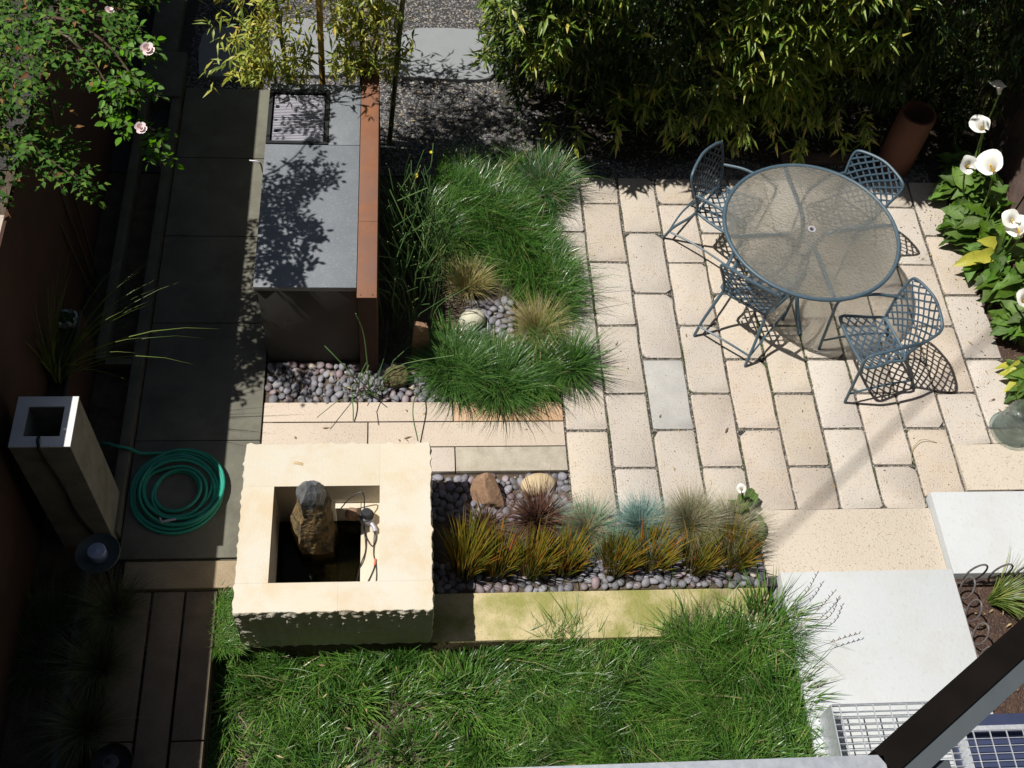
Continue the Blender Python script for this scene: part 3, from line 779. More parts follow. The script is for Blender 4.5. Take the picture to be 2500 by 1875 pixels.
tag(MB().tube([(-1.337, -3.29, 0.28), (-1.342, -3.335, 0.28)], 0.006, 8).build('wire_connector', mat('orange_plastic', (0.75, 0.10, 0.03), (0.7, 0.12, 0.04), 30, 0.5)), 'small orange wire connector on the pool ledge', 'connector')

# ------------------------------------------------------------------ left side: fence, trough, pillar, lamps, hose
fe = empty('steel_fence', (-3.5, -2.0, 0))
tag(fe, 'tall dark rusted steel fence in shadow along the left edge', 'fence')
ys = [-6.4, -4.4, -2.9, -1.45, 0.0, 1.45, 2.9, 4.2]
for a, b_ in zip(ys[:-1], ys[1:]):
    m_ = MB()
    xb, xt, z0, z1 = -3.53, -3.395, -0.3, 1.88
    m_.add([(xb - .02, a, z0), (xb, a, z0), (xb, b_ - .0015, z0), (xb - .02, b_ - .0015, z0), (xt - .02, a, z1), (xt, a, z1), (xt, b_ - .0015, z1), (xt - .02, b_ - .0015, z1)],
           [(3, 2, 1, 0), (4, 5, 6, 7), (0, 1, 5, 4), (1, 2, 6, 5), (2, 3, 7, 6), (3, 0, 4, 7)])
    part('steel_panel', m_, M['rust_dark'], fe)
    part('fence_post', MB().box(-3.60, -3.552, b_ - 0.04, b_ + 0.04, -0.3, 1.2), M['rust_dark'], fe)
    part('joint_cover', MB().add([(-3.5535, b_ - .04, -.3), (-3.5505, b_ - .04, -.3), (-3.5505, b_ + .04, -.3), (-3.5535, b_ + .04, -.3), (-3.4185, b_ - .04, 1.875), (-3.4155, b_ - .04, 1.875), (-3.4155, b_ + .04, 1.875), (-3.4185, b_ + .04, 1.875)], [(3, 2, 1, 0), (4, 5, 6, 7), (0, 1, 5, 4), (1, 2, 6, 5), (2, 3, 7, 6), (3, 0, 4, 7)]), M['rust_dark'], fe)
tag(block('neighbour_wall', -4.3, -3.66, -6.4, -1.35, -0.4, 1.30, M['strip'], None, 0.01), 'sunlit pale coping of the wall beyond the rusted fence', 'wall')
tr = empty('water_trough', (-3.16, 0, 0))
tag(tr, 'narrow dark water trough between two concrete kerbs along the path', 'trough')
part('kerb', MB().box(-3.075, -3.002, -2.98, 1.03, -0.1, 0.09), M['kerb'], tr, bevel=0.006)
part('kerb', MB().box(-3.335, -3.262, -1.62, 1.03, -0.1, 0.09), M['kerb'], tr, bevel=0.006)
part('kerb', MB().box(-3.262, -3.077, -1.66, -1.61, -0.1, 0.08), M['kerb'], tr, bevel=0.005)
part('trough_floor', MB().box(-3.262, -3.077, -2.98, 1.03, -0.2, -0.06), M['soil'], tr)
tag(block('bridge_slab', -3.36, -3.004, 1.035, 1.58, -0.05, 0.11, M['kerb'], None, 0.008), 'thick concrete slab bridging the end of the trough', 'slab')
tag(block('concrete_kerb', -3.34, -3.10, 1.585, 4.2, -0.05, 0.07, M['kerb'], None, 0.008), 'dark concrete kerb running on behind the bridge slab', 'kerb')

pl = empty('concrete_pillar', (-3.195, -2.86, 0))
tag(pl, 'hollow square concrete pillar with a pale blue rim in the shade', 'pillar')
px0, px1, py0, py1, pz = -0.162, 0.170, -0.165, 0.165, 1.26
b = MB()
wl = 0.062
for (a, c_, d, e) in ((px0, px1, py0, py0 + wl), (px0, px1, py1 - wl, py1), (px0, px0 + wl, py0 + wl, py1 - wl), (px1 - wl, px1, py0 + wl, py1 - wl)):
    b.box(a, c_, d, e, -0.1, pz - 0.012)
b.build('pillar_shaft', M['pillar'], pl, smooth=False)
b = MB()
wl = 0.066
for (a, c_, d, e) in ((px0 - .002, px1 + .002, py0 - .002, py0 + wl), (px0 - .002, px1 + .002, py1 - wl, py1 + .002), (px0 - .002, px0 + wl, py0 + wl, py1 - wl), (px1 - wl, px1 + .002, py0 + wl, py1 - wl)):
    b.box(a, c_, d, e, pz - 0.012, pz)
b.build('pillar_rim', M['pillar_top'], pl, smooth=False)
tag(MB().tube(spline([(-3.20, -2.90, 1.0), (-3.20, -2.97, 1.262), (-3.195, -3.02, 1.266), (-3.19, -3.034, 1.20), (-3.165, -3.034, 0.8), (-3.17, -3.034, 0.45), (-3.12, -3.034, 0.1), (-3.10, -3.06, 0.01)], 6), 0.009, 8).build('pillar_cable', M['black']), 'black cable hanging over the front of the concrete pillar', 'cable')

def path_lamp(loc, s, label, capm='lamp_cap', bowlm='lamp_bowl'):
    t = empty('path_lamp', loc)
    tag(t, label, 'lamp', 'low lamps by the plank walk')
    MB().lathe([(0.0, -0.03), (0.06 * s, -0.03), (0.125 * s, 0.0), (0.14 * s, 0.022), (0.136 * s, 0.026), (0.12 * s, 0.008), (0.055 * s, -0.018), (0.0, -0.018)], 36).build('lamp_bowl', M[bowlm], t)
    MB().lathe([(0.056 * s, -0.018), (0.058 * s, 0.05), (0.052 * s, 0.058), (0.012, 0.06), (0.0, 0.066)], 28).build('lamp_cap', M[capm], t)
    MB().tube([(0, 0, -0.45), (0, 0, -0.03)], 0.014, 10).build('lamp_stem', M['black'], t)
path_lamp((-3.035, -3.255, 0.33), 0.98, 'round bowl lamp with a pale cap at the foot of the concrete pillar')
path_lamp((-2.80, -4.52, 0.25), 0.85, 'dark round lamp at the bottom edge on the plank walk', 'black', 'black')

pb = empty('steel_planter', (-3.44, -1.9, 0))
tag(pb, 'rusted steel planter box with a thin metal rim below the fence', 'planter')
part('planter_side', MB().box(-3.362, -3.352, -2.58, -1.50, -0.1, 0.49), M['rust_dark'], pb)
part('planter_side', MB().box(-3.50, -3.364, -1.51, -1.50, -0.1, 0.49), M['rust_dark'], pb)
part('planter_rim', MB().box(-3.366, -3.350, -2.58, -1.498, 0.492, 0.498), M['steel_grey'], pb)
part('planter_soil', MB().box(-3.52, -3.364, -2.58, -1.512, -0.1, 0.43), M['soil'], pb)
tag(block('steel_edging', -3.20, -3.165, -4.6, -3.13, -0.1, 0.055, M['steel_grey'], None, 0.003), 'grey steel edging strip behind the shaded tufts', 'edging')
tag(MB().box(-3.56, -3.10, -6.4, -2.99, -0.43, -0.03).build('shade_bed', M['soil'], smooth=False), kind='structure')
# bag in the planter
bm = bmesh.new(); bmesh.ops.create_icosphere(bm, subdivisions=3, radius=1)
for v in bm.verts:
    p = v.co
    k_ = 1 + 0.09 * math.sin(9 * p.x + 2) * math.sin(8 * p.y) + 0.07 * math.sin(15 * p.z + 4 * p.x)
    v.co = Vector((max(-0.8, min(0.8, p.x)) * 0.085 * k_, max(-0.8, min(0.8, p.y)) * 0.075 * k_, p.z * 0.06 * k_ if p.z < 0.5 else (0.03 + 0.02 * math.sin(8 * p.x) * math.sin(7 * p.y) - 0.02)))
me = bpy.data.meshes.new('plastic_bag'); bm.to_mesh(me); bm.free(); me.materials.append(M['bag']); me.materials.append(M['bag_green'])
for p in me.polygons: p.material_index = 1 if (p.center.z > 0.0 and abs(p.center.x) < 0.055 and abs(p.center.y) < 0.045) else 0
o = obj_me('plastic_bag', me); o.location = (-3.44, -1.57, 0.50)
tag(o, 'open white plastic bag of green stuff in the planter', 'bag')

# hose coil
r_ = np.random.default_rng(5)
pts = [(-3.20, -2.30, 0.06), (-3.14, -2.335, 0.112), (-3.08, -2.355, 0.112), (-3.0, -2.37, 0.110), (-2.94, -2.375, 0.05), (-2.88, -2.36, 0.014)]
radii = [0.318, 0.295, 0.31, 0.265, 0.285, 0.235, 0.255, 0.205, 0.165, 0.15]
n = 40
ang0 = 2.3
for i, rad in enumerate(radii):
    nxt = radii[min(i + 1, len(radii) - 1)]
    cx, cy = -2.665 + r_.normal(0, 0.014), -2.640 + r_.normal(0, 0.016)
    for k in range(n):
        t = k / n
        if i == 0 and k < 2: continue
        a = ang0 - 2 * math.pi * t
        rr = rad + (nxt - rad) * t
        z = 0.013 + 0.024 * (i % 3) * (0.5 + 0.5 * math.sin(a * 1.0 + i))
        pts.append((cx + rr * math.cos(a) * 1.02, cy + rr * math.sin(a) * 1.03, z))
P = np.array(pts); 
for _ in range(6): P[5:-1] = 0.25 * P[4:-2] + 0.5 * P[5:-1] + 0.25 * P[6:]
tag(MB().tube([tuple(p) for p in P], 0.0115, 10).build('garden_hose', M['hose']), 'coiled teal green garden hose on the shaded path', 'hose')
noz = empty('hose_nozzle', (-2.70, -2.895, 0.05))
tag(noz, 'silver hose nozzle resting on the coil', 'nozzle')
MB().tube([(-0.04, 0, 0), (0.0, 0.006, 0.004), (0.05, 0.02, 0)], [0.009, 0.010, 0.008], 10).build('nozzle_body', M['stainless'], noz)
MB().tube([(-0.04, 0, 0), (-0.055, 0.03, 0.004)], [0.008, 0.006], 8).build('nozzle_handle', M['stainless'], noz)

# ------------------------------------------------------------------ table and chairs
TX, TY, TZ, TR = 1.867, -0.885, 0.715, 0.655
tb = empty('patio_table', (TX, TY, 0))
tag(tb, 'round patio table with an obscure glass top and blue grey rim', 'table')
b = MB(); b.lathe([(0.026, TZ - 0.004), (TR - 0.004, TZ - 0.004), (TR - 0.004, TZ + 0.003), (0.026, TZ + 0.003)], 96, close=True)
b.build('glass_top', M['table_glass'], tb)
b = MB(); b.tube([(TR * math.cos(2 * math.pi * k / 96), TR * math.sin(2 * math.pi * k / 96), TZ - 0.006) for k in range(96)], 0.0155, 10, closed=True)
b.build('table_rim', M['teal_tube'], tb)
b = MB(); b.lathe([(0.018, TZ - 0.008), (0.030, TZ - 0.008), (0.030, TZ + 0.006), (0.018, TZ + 0.006)], 24, close=True)
b.build('parasol_hole_ring', M['stainless'], tb)
for k, a in enumerate((R(6), R(97), R(186), R(274))):
    c_, s_ = math.cos(a), math.sin(a)
    prof = [(TR - 0.01, 0.69), (0.45, 0.685), (0.27, 0.68), (0.16, 0.655), (0.10, 0.58), (0.075, 0.48), (0.075, 0.38), (0.11, 0.26), (0.25, 0.11), (0.42, 0.02), (0.455, 0.008)]
    b = MB(); b.tube(spline([(r * c_, r * s_, z) for r, z in prof], 5), 0.0165, 10)
    b.build('leg', M['teal_tube'], tb)
for z in (0.50, 0.36):
    b = MB(); b.tube([(0.062 * math.cos(2 * math.pi * k / 24), 0.062 * math.sin(2 * math.pi * k / 24), z) for k in range(24)], 0.011, 8, closed=True)
    b.build('hub_ring', M['teal_tube'], tb)

def make_chair():
    t = empty('patio_chair')
    tm, sm = M['teal_tube'], M['teal']
    rt_ = 0.0112
    for s in (-1, 1):
        MB().tube(spline([(s * 0.225, -0.29, 0.006), (s * 0.215, -0.235, 0.16), (s * 0.192, -0.14, 0.32), (s * 0.180, -0.10, 0.41)], 6), rt_, 8).build('leg', tm, t)
        MB().tube(spline([(s * 0.247, 0.28, 0.006), (s * 0.250, 0.305, 0.30), (s * 0.252, 0.325, 0.56)], 5), rt_, 8).build('leg', tm, t)
        MB().tube(spline([(s * 0.252, 0.325, 0.56), (s * 0.252, 0.315, 0.605), (s * 0.252, 0.27, 0.628), (s * 0.250, 0.16, 0.636), (s * 0.240, 0.02, 0.632), (s * 0.212, -0.135, 0.60)], 6), rt_, 8).build('armrest', tm, t)
        MB().tube(spline([(s * 0.222, -0.262, 0.10), (s * 0.236, 0.0, 0.135), (s * 0.247, 0.285, 0.12)], 6), 0.008, 6).build('stretcher', tm, t)
    MB().tube(spline([(-0.222, -0.262, 0.10), (0, -0.275, 0.125), (0.222, -0.262, 0.10)], 6), 0.008, 6).build('stretcher', tm, t)
    # back frame: up one side, over the arched top and down the other side
    side = [(0.180, -0.10, 0.41), (0.192, -0.112, 0.50), (0.214, -0.14, 0.60), (0.234, -0.178, 0.70), (0.236, -0.198, 0.755), (0.212, -0.212, 0.79)]
    top = [(0.12, -0.232, 0.812), (0.0, -0.245, 0.822), (-0.12, -0.232, 0.812)]
    pts = side + top + [(-x, y, z) for (x, y, z) in reversed(side)]
    bf = MB().tube(spline(pts, 5), rt_, 8).build('back_frame', tm, t)
    # seat frame
    sp = [(0.180, -0.095, 0.405), (0.205, 0.03, 0.405), (0.232, 0.17, 0.422), (0.236, 0.235, 0.432), (0.20, 0.268, 0.434), (0.0, 0.278, 0.430)]
    loop = sp + [(-x, y, z) for (x, y, z) in reversed(sp[:-1])]
    sf = MB().tube([tuple(p) for p in spline(loop + [loop[0]], 4)[:-1]], 0.011, 8, closed=True).build('seat_frame', tm, t)
    def seat_pt(u, v):
        hw = 0.180 + (0.232 - 0.180) * min(v * 1.15, 1.0)
        if v > 0.9: hw *= 1 - 0.06 * (v - 0.9) / 0.1
        y = -0.09 + 0.36 * v
        z = 0.405 + 0.027 * v * v - 0.022 * (1 - (2 * u - 1) ** 2) * math.sin(math.pi * v)
        return (hw * (2 * u - 1), y, z)
    def back_pt(u, v):
        q = spline([(0.180, 0.41, 0), (0.192, 0.50, 0), (0.214, 0.60, 0), (0.236, 0.70, 0), (0.232, 0.76, 0), (0.20, 0.80, 0)], 1)
        zz = 0.415 + 0.40 * v
        hw = float(np.interp(min(zz, 0.80), [p[1] for p in q], [p[0] for p in q]))
        z = 0.415 + (0.385 + 0.02 * (1 - (2 * u - 1) ** 2)) * v
        yb = float(np.interp(z, [0.41, 0.50, 0.60, 0.70, 0.755, 0.80, 0.83], [-0.10, -0.112, -0.14, -0.178, -0.198, -0.225, -0.247]))
        return (hw * (2 * u - 1), yb - 0.030 * (1 - (2 * u - 1) ** 2) * min(1, 1.6 * (1 - v) + 0.2), z)
    def lattice(fn, frame, nrm, na, asp, off):
        for sgn in (1, -1):
            for k in range(na):
                c0 = (k + 0.5) / na * (1 + asp)
                # u*1 + v*asp = c0 ; clip to the unit square
                u0, u1 = max(0.0, c0 - asp), min(1.0, c0)
                if u1 - u0 < 0.05: continue
                m_ = max(3, int((u1 - u0) * 8))
                pts = []
                for i in range(m_ + 1):
                    u = u0 + (u1 - u0) * i / m_
                    v = min(1, max(0, (c0 - u) / asp))
                    p = Vector(fn(u if sgn > 0 else 1 - u, v)) + Vector(nrm) * (off * sgn)
                    pts.append(p)
                MB().strap(pts, nrm, 0.0138, 0.002).build('strap', sm, frame)
    lattice(seat_pt, sf, (0, -0.05, 1), 11, 0.95, 0.0018)
    lattice(back_pt, bf, (0, 1, 0.35), 12, 1.05, 0.0018)
    return t
ch = make_chair()
index_kids()
for i, (x, y, fx, fy, lb) in enumerate([
        (1.315, -0.375, 0.78, -0.625, 'patio chair farthest left, turned side on to the table beside the gravel edge'),
        (2.345, -0.440, -0.78, -0.63, 'patio chair tucked behind the table by the terracotta pipe'),
        (1.418, -1.262, 0.62, 0.78, 'patio chair seen from behind with its seat under the near left of the table'),
        (2.345, -1.658, -0.98, -0.20, 'patio chair nearest the glass jar, pulled clear of the table')]):
    o = ch if i == 0 else copy_tree(ch)
    o.location = (x, y, 0)
    o.rotation_euler = (0, 0, math.atan2(fy, fx) - math.pi / 2)
    tag(o, lb, 'chair', 'strap chairs around the patio table')

# ------------------------------------------------------------------ vegetation helpers
def blades(base, h, az, lean, w, droop=0.25, seg=3, twist=0.5, seed=0):
    """grass blades as tapered ribbons; arrays of length n"""
    n = len(base)
    r = np.random.default_rng(seed)
    lean = np.broadcast_to(lean, n); w = np.broadcast_to(w, n); h = np.broadcast_to(h, n); droop = np.broadcast_to(droop, n)
    ca, sa = np.cos(az), np.sin(az)
    ta = az + math.pi / 2 + r.normal(0, twist, n)
    wx, wy = np.cos(ta), np.sin(ta)
    V = np.zeros((n, 2 * seg + 1, 3))
    for j in range(seg + 1):
        t = j / seg
        off = lean * h * (t ** 1.5)
        z = h * (t - droop * t ** 2.4) * np.sqrt(np.clip(1 - (0.75 * lean * t) ** 2, 0.08, 1))
        cx = base[:, 0] + ca * off; cy = base[:, 1] + sa * off; cz = base[:, 2] + z
        ww = w * 0.5 * (1 - t ** 2.2) * (0.75 + 0.5 * min(t * 3, 1) * 0.5)
        if j < seg:
            V[:, 2 * j] = np.stack([cx - wx * ww, cy - wy * ww, cz], -1)
            V[:, 2 * j + 1] = np.stack([cx + wx * ww, cy + wy * ww, cz], -1)
        else:
            V[:, 2 * seg] = np.stack([cx, cy, cz], -1)
    idx = (np.arange(n) * (2 * seg + 1))[:, None]
    quads = np.concatenate([idx + np.array([[2 * j, 2 * j + 1, 2 * j + 3, 2 * j + 2]]) for j in range(seg - 1)])
    tris = idx + np.array([[2 * seg - 2, 2 * seg - 1, 2 * seg]])
    return V.reshape(-1, 3), quads, tris

def leaves(pos, d, up, ln, wd, seed):
    """folded lance shaped leaves: arrays of positions and directions"""
    n = len(pos)
    d = d / np.linalg.norm(d, axis=1)[:, None]
    s = np.cross(d, up); s /= (np.linalg.norm(s, axis=1)[:, None] + 1e-9)
    u = np.cross(s, d)
    ln, wd = ln[:, None], wd[:, None]
    V = np.zeros((n, 6, 3))
    V[:, 0] = pos
    V[:, 1] = pos + d * ln * 0.38 + s * wd * 0.5 + u * wd * 0.18
    V[:, 2] = pos + d * ln * 0.38 - s * wd * 0.5 + u * wd * 0.18
    V[:, 3] = pos + d * ln * 0.40
    V[:, 4] = pos + d * ln - u * ln * 0.12
    V[:, 5] = pos + d * ln * 0.75 - u * ln * 0.03
    i = (np.arange(n) * 6)[:, None]
    T = np.concatenate([i + np.array([[0, 3, 1]]), i + np.array([[0, 2, 3]]), i + np.array([[1, 3, 5]]), i + np.array([[3, 2, 5]]), i + np.array([[1, 5, 4]]), i + np.array([[5, 2, 4]])])
    return V.reshape(-1, 3), T

def join(*parts):
    vs, qs, ts, n = [], [], [], 0
    for V, Q, T in parts:
        vs.append(V); qs.append(Q + n); ts.append(T + n); n += len(V)
    return np.concatenate(vs), [np.concatenate(qs), np.concatenate(ts)]

def tuft_blades(n, rad, h, spread, w, seed, droop=0.25, seg=4, bias=(0, 0), up=0.15):
    r = np.random.default_rng(seed)
    a = r.uniform(0, 2 * math.pi, n); q = np.sqrt(r.uniform(0, 1, n))
    base = np.stack([np.cos(a) * q * rad, np.sin(a) * q * rad, np.zeros(n)], -1)
    dx, dy = np.cos(a) * (up + q) + bias[0] + r.normal(0, 0.25, n), np.sin(a) * (up + q) + bias[1] + r.normal(0, 0.25, n)
    az = np.arctan2(dy, dx)
    lean = np.clip(spread * np.hypot(dx, dy) * r.uniform(0.55, 1.15, n), 0.03, 1.15)
    hh = h * r.uniform(0.55, 1.1, n)
    return blades(base, hh, az, lean, w * r.uniform(0.7, 1.2, n), droop * r.uniform(0.4, 1.4, n), seg, 0.5, seed + 1)

def tuft(name, loc, n, rad, h, spread, w, m, seed, label, cat='grass tuft', group=None, inner=None, **kw):
    """a countable clump: blades (and, where two colours show, a second part of blades)"""
    t = empty(name, loc, 0.0)
    tag(t, label, cat, group)
    V, F = join(tuft_blades(n, rad, h, spread, w, seed, **kw))
    o = obj_me('blades', np_mesh('blades', V, F, m), t); o['kind'] = 'stuff'
    if inner:
        m2, n2, h2, sp2 = inner
        V, F = join(tuft_blades(n2, rad * 0.5, h2, sp2, w, seed + 50, **kw))
        o = obj_me('dry_blades', np_mesh('dry_blades', V, F, m2), t); o['kind'] = 'stuff'
    return t

# --- lawn grass
def lawn_grass():
    r = np.random.default_rng(31)
    n = 78000
    x = r.uniform(-2.36, 1.36, n); y = r.uniform(-5.05, -3.745, n)
    # patches of longer, swirling grass
    f1 = np.sin(2.1 * x + 1.3) * np.sin(2.6 * y + 0.4) + 0.6 * np.sin(5.3 * x - 2.2 * y + 1.0) + 0.5 * np.sin(3.1 * y + 7.0 * x + 2)
    dens = np.clip(0.66 + 0.22 * f1 + 0.22 * (x + 0.6) / 1.5, 0.26, 1)
    edge = (y > -3.82) | (x > 1.2) | (x < -2.2)
    keep = r.random(n) < np.where(edge, 1, dens)
    x, y, f1 = x[keep], y[keep], f1[keep]
    n = len(x)
    az = 1.5 * np.sin(2.9 * x + 0.7) + 1.7 * np.sin(4.1 * y - 2.1 * x + 2.0) + 1.0 * np.sin(7.7 * x + 6.1 * y) + 1.6 + r.normal(0, 0.7, n)
    h = np.clip(0.155 + 0.06 * f1 + 0.06 * (x > -0.7) + r.normal(0, 0.045, n), 0.05, 0.4)
    h = np.where((x > 1.15) | (y > -3.85), h * 1.25, h)
    h = np.where(r.random(n) < 0.05, h * 1.5, h)
    lean = np.clip(r.normal(0.55, 0.32, n), 0.05, 1.25)
    return blades(np.stack([x, y, lawn_z(x) - 0.004], -1), h, az, lean, r.uniform(0.0045, 0.0105, n), r.uniform(0.1, 0.5, n), 3, 0.7, 32)
def side_grass():
    r = np.random.default_rng(35); n = 2600
    x, y = r.uniform(-2.345, -2.185, n), r.uniform(-3.76, -3.37, n)
    return blades(np.stack([x, y, np.full(n, -0.06)], -1), r.uniform(0.05, 0.15, n), r.normal(-0.6, 1.1, n), r.uniform(0.2, 1.0, n), r.uniform(0.0035, 0.007, n), 0.3, 3, 0.6, 36)
tl = [(-0.75, -4.02, 0.25, 1), (-0.30, -4.10, 0.30, 2), (0.15, -4.0, 0.27, 3), (0.70, -4.1, 0.3, 4), (1.05, -3.95, 0.32, 5), (-1.5, -4.0, 0.24, 6), (-0.05, -4.4, 0.3, 7), (0.95, -4.45, 0.3, 8), (1.2, -3.7, 0.36, 9), (-2.0, -3.95, 0.22, 10), (-1.85, -4.35, 0.22, 11), (-1.1, -4.4, 0.2, 12), (1.22, -4.2, 0.32, 13), (0.5, -4.6, 0.3, 14), (-2.2, -3.55, 0.2, 15), (-2.25, -3.75, 0.2, 16)]
parts_ = [lawn_grass(), side_grass()]
for (x, y, h, sd) in tl:
    V, Q, T = tuft_blades(300, 0.17, h * 1.1, 0.72, 0.0095, 300 + sd, 0.35, 4)
    V = V + np.array([x, y, float(lawn_z(x)) - 0.004]); parts_.append((V, Q, T))
r = np.random.default_rng(77)   # long tips leaning over the wall and the white slab
n = 620
x = np.concatenate([r.uniform(-0.8, 1.25, n // 2), r.uniform(1.25, 1.33, n - n // 2)]); y = np.concatenate([r.uniform(-3.82, -3.75, n // 2), r.uniform(-4.9, -3.6, n - n // 2)])
az = np.concatenate([r.normal(1.6, 0.7, n // 2), r.normal(0.3, 0.7, n - n // 2)])
parts_.append(blades(np.stack([x, y, lawn_z(x) - 0.004], -1), r.uniform(0.18, 0.34, n), az, r.uniform(0.2, 0.75, n), r.uniform(0.004, 0.007, n), 0.3, 4, 0.6, 78))
V, F = join(parts_[0], *parts_[1:-1])
lg = obj_me('lawn_grass', np_mesh('lawn_grass', V, F, M['lawn']))
tag(lg, 'tussocky green lawn of long uncut grass below the wall', 'grass', kind='stuff')
V, F = join(parts_[-1])
tag(obj_me('long_grass_tips', np_mesh('long_grass_tips', V, F, M['meadow'])), 'long grass blades leaning over the wall and the white slab', 'grass', kind='stuff')
# seed heads on the white slab
b = MB()
for (pts) in ([(1.30, -3.62, -0.1), (1.38, -3.60, 0.15), (1.46, -3.53, 0.20), (1.54, -3.42, 0.22)], [(1.30, -3.80, -0.1), (1.40, -3.74, 0.15), (1.53, -3.64, 0.19), (1.64, -3.54, 0.20)], [(1.31, -3.85, -0.1), (1.42, -3.78, 0.15), (1.58, -3.70, 0.18), (1.66, -3.58, 0.19)], [(1.30, -4.0, -0.1), (1.42, -3.92, 0.14), (1.60, -3.86, 0.17), (1.75, -3.82, 0.17)]):
    sp = spline(pts, 8)
    b.tube(sp, 0.0013, 5)
    for k in range(len(sp) // 2 + 2, len(sp), 1):
        p = np.array(sp[k]); b.tube([p, p + np.array([0.012 * (-1) ** k, 0.014, 0.008])], [0.0035, 0.001], 5)
tag(b.build('seed_stalks', M['plum_tuft']), 'dark grass seed stalks arching over the edge of the white slab', 'seed stalks')

# --- meadow grass bed behind the pebbles: one mass that nobody could count
def meadow():
    r = np.random.default_rng(41)
    n = 46000
    x = r.uniform(-1.12, 0.14, n); y = r.uniform(-1.20, 0.42, n)
    d = np.ones(n)
    inside = (x > -0.98 + 0.10 * np.sin(4 * y)) & (y < 0.36 + 0.06 * np.sin(6 * x)) & (x < 0.07 + 0.03 * np.sin(7 * y))
    inside &= ~((x < -0.42) & (y < -0.66)) & ~((x < -0.15) & (y < -0.98)) & ~((x < -0.30) & (y < -0.80))
    x, y = x[inside], y[inside]; n = len(x)
    f = np.sin(3.7 * x + 1) * np.sin(4.3 * y) + 0.5 * np.sin(8.1 * x + 5.2 * y)
    keep = r.random(n) < np.clip(0.75 + 0.3 * f, 0.3, 1); x, y, f = x[keep], y[keep], f[keep]; n = len(x)
    az = 0.35 + 1.3 * np.sin(2.2 * x + 1.8 * y + 0.3) + 0.9 * np.sin(4.7 * y - 2.1 * x) + 1.3 * np.sin(9.1 * x + 7.3 * y) + r.normal(0, 0.8, n)
    az = np.where(x > -0.06, r.normal(0.1, 0.8, n), az)
    h = np.clip(0.27 + 0.08 * f + r.normal(0, 0.075, n), 0.08, 0.55)
    h = np.where(r.random(n) < 0.04, h * 1.4, h)
    return blades(np.stack([x, y, np.full(n, -0.045)], -1), h, az, np.clip(r.normal(0.52, 0.33, n), 0.04, 1.2), r.uniform(0.0035, 0.0078, n), r.uniform(0.15, 0.5, n), 4, 0.6, 42)
V, F = join(meadow())
tag(obj_me('meadow_grass', np_mesh('meadow_grass', V, F, M['meadow'])), 'dense dark green meadow grass filling the bed beside the pavers', 'grass', kind='stuff')

tuft('straw_tuft', (-0.66, -0.90, -0.04), 900, 0.06, 0.34, 0.62, 0.0042, M['tan_tuft'], 51, 'straw coloured tuft nearest the horsetails, above the small pebble patch')
tuft('straw_tuft', (-0.14, -1.33, -0.04), 1100, 0.065, 0.37, 0.66, 0.0042, M['tan_tuft'], 52, 'straw coloured tuft overhanging the paver edge beside the green clumps')
tuft('grass_clump', (0.06, -1.66, -0.04), 900, 0.07, 0.42, 0.85, 0.0062, M['dark_tuft'], 53, 'dark green spiky clump spilling over the pavers')
for i, (x, y, h, lb) in enumerate([(-0.82, -1.55, 0.25, 'green grass clump beside the pale rock and the horsetails'), (-0.78, -1.72, 0.32, 'green grass clump drooping over the pebble bed end'),
                                   (-0.52, -1.66, 0.25, 'middle green clump of the front grass mound'), (-0.46, -1.82, 0.33, 'green grass clump drooping over the tan granite strip'),
                                   (-0.22, -1.72, 0.28, 'green grass clump next to the spiky dark clump')]):
    tuft('grass_clump', (x, y, -0.04), 1500, 0.14, h + 0.06, 0.74, 0.0066, M['dark_tuft' if i % 2 else 'meadow'], 60 + i, lb, droop=0.38)
tuft('grass_clump', (0.02, 0.10, -0.04), 500, 0.09, 0.46, 0.55, 0.005, M['strappy' if False else 'fescue_green'], 70, 'tall pale green clump at the far corner of the pavers')
rock('pale_rock', (-0.635, -1.235, 0.04), (0.105, 0.085, 0.085), M['rock_white'], 6, 3, 0.05, False, (0, 0, 0.3), 'smooth pale rounded rock beside the small pebble patch', cuts=4, cd=(0.8, 1))
_b = MB(); _w, _d = 0.062, 0.032
_b.add([(-_w, -_d, -.1), (_w, -_d * .8, -.1), (_w * .95, _d, -.1), (-_w, _d * .9, -.1), (-_w * 1.05, -_d * .9, .18), (_w, -_d, .2), (_w * 1.05, _d * .8, .2), (-_w * .9, _d, .18),
        (-_w * .85, -_d * .8, .40), (_w * .8, -_d, .355), (_w * .7, _d * .6, .345), (-_w * .8, _d * .6, .39)],
       [(0, 1, 5, 4), (1, 2, 6, 5), (2, 3, 7, 6), (3, 0, 4, 7), (4, 5, 9, 8), (5, 6, 10, 9), (6, 7, 11, 10), (7, 4, 8, 11), (8, 9, 10, 11)])
o = _b.build('stone_post', M['rock_rust'], bevel=0.004); o.location = (-1.03, -1.51, 0); o.rotation_euler = (0, 0, 0.12)
tag(o, 'upright rusty brown stone slab among the horsetails', 'rock')
rock('lava_rock', (-1.205, -1.745, 0.045), (0.098, 0.085, 0.085), M['rock_moss'], 9, 4, 0.25, False, (0, 0, 0.5), 'rough mossy lava rock on the pebbles by the steel wall', cuts=8)
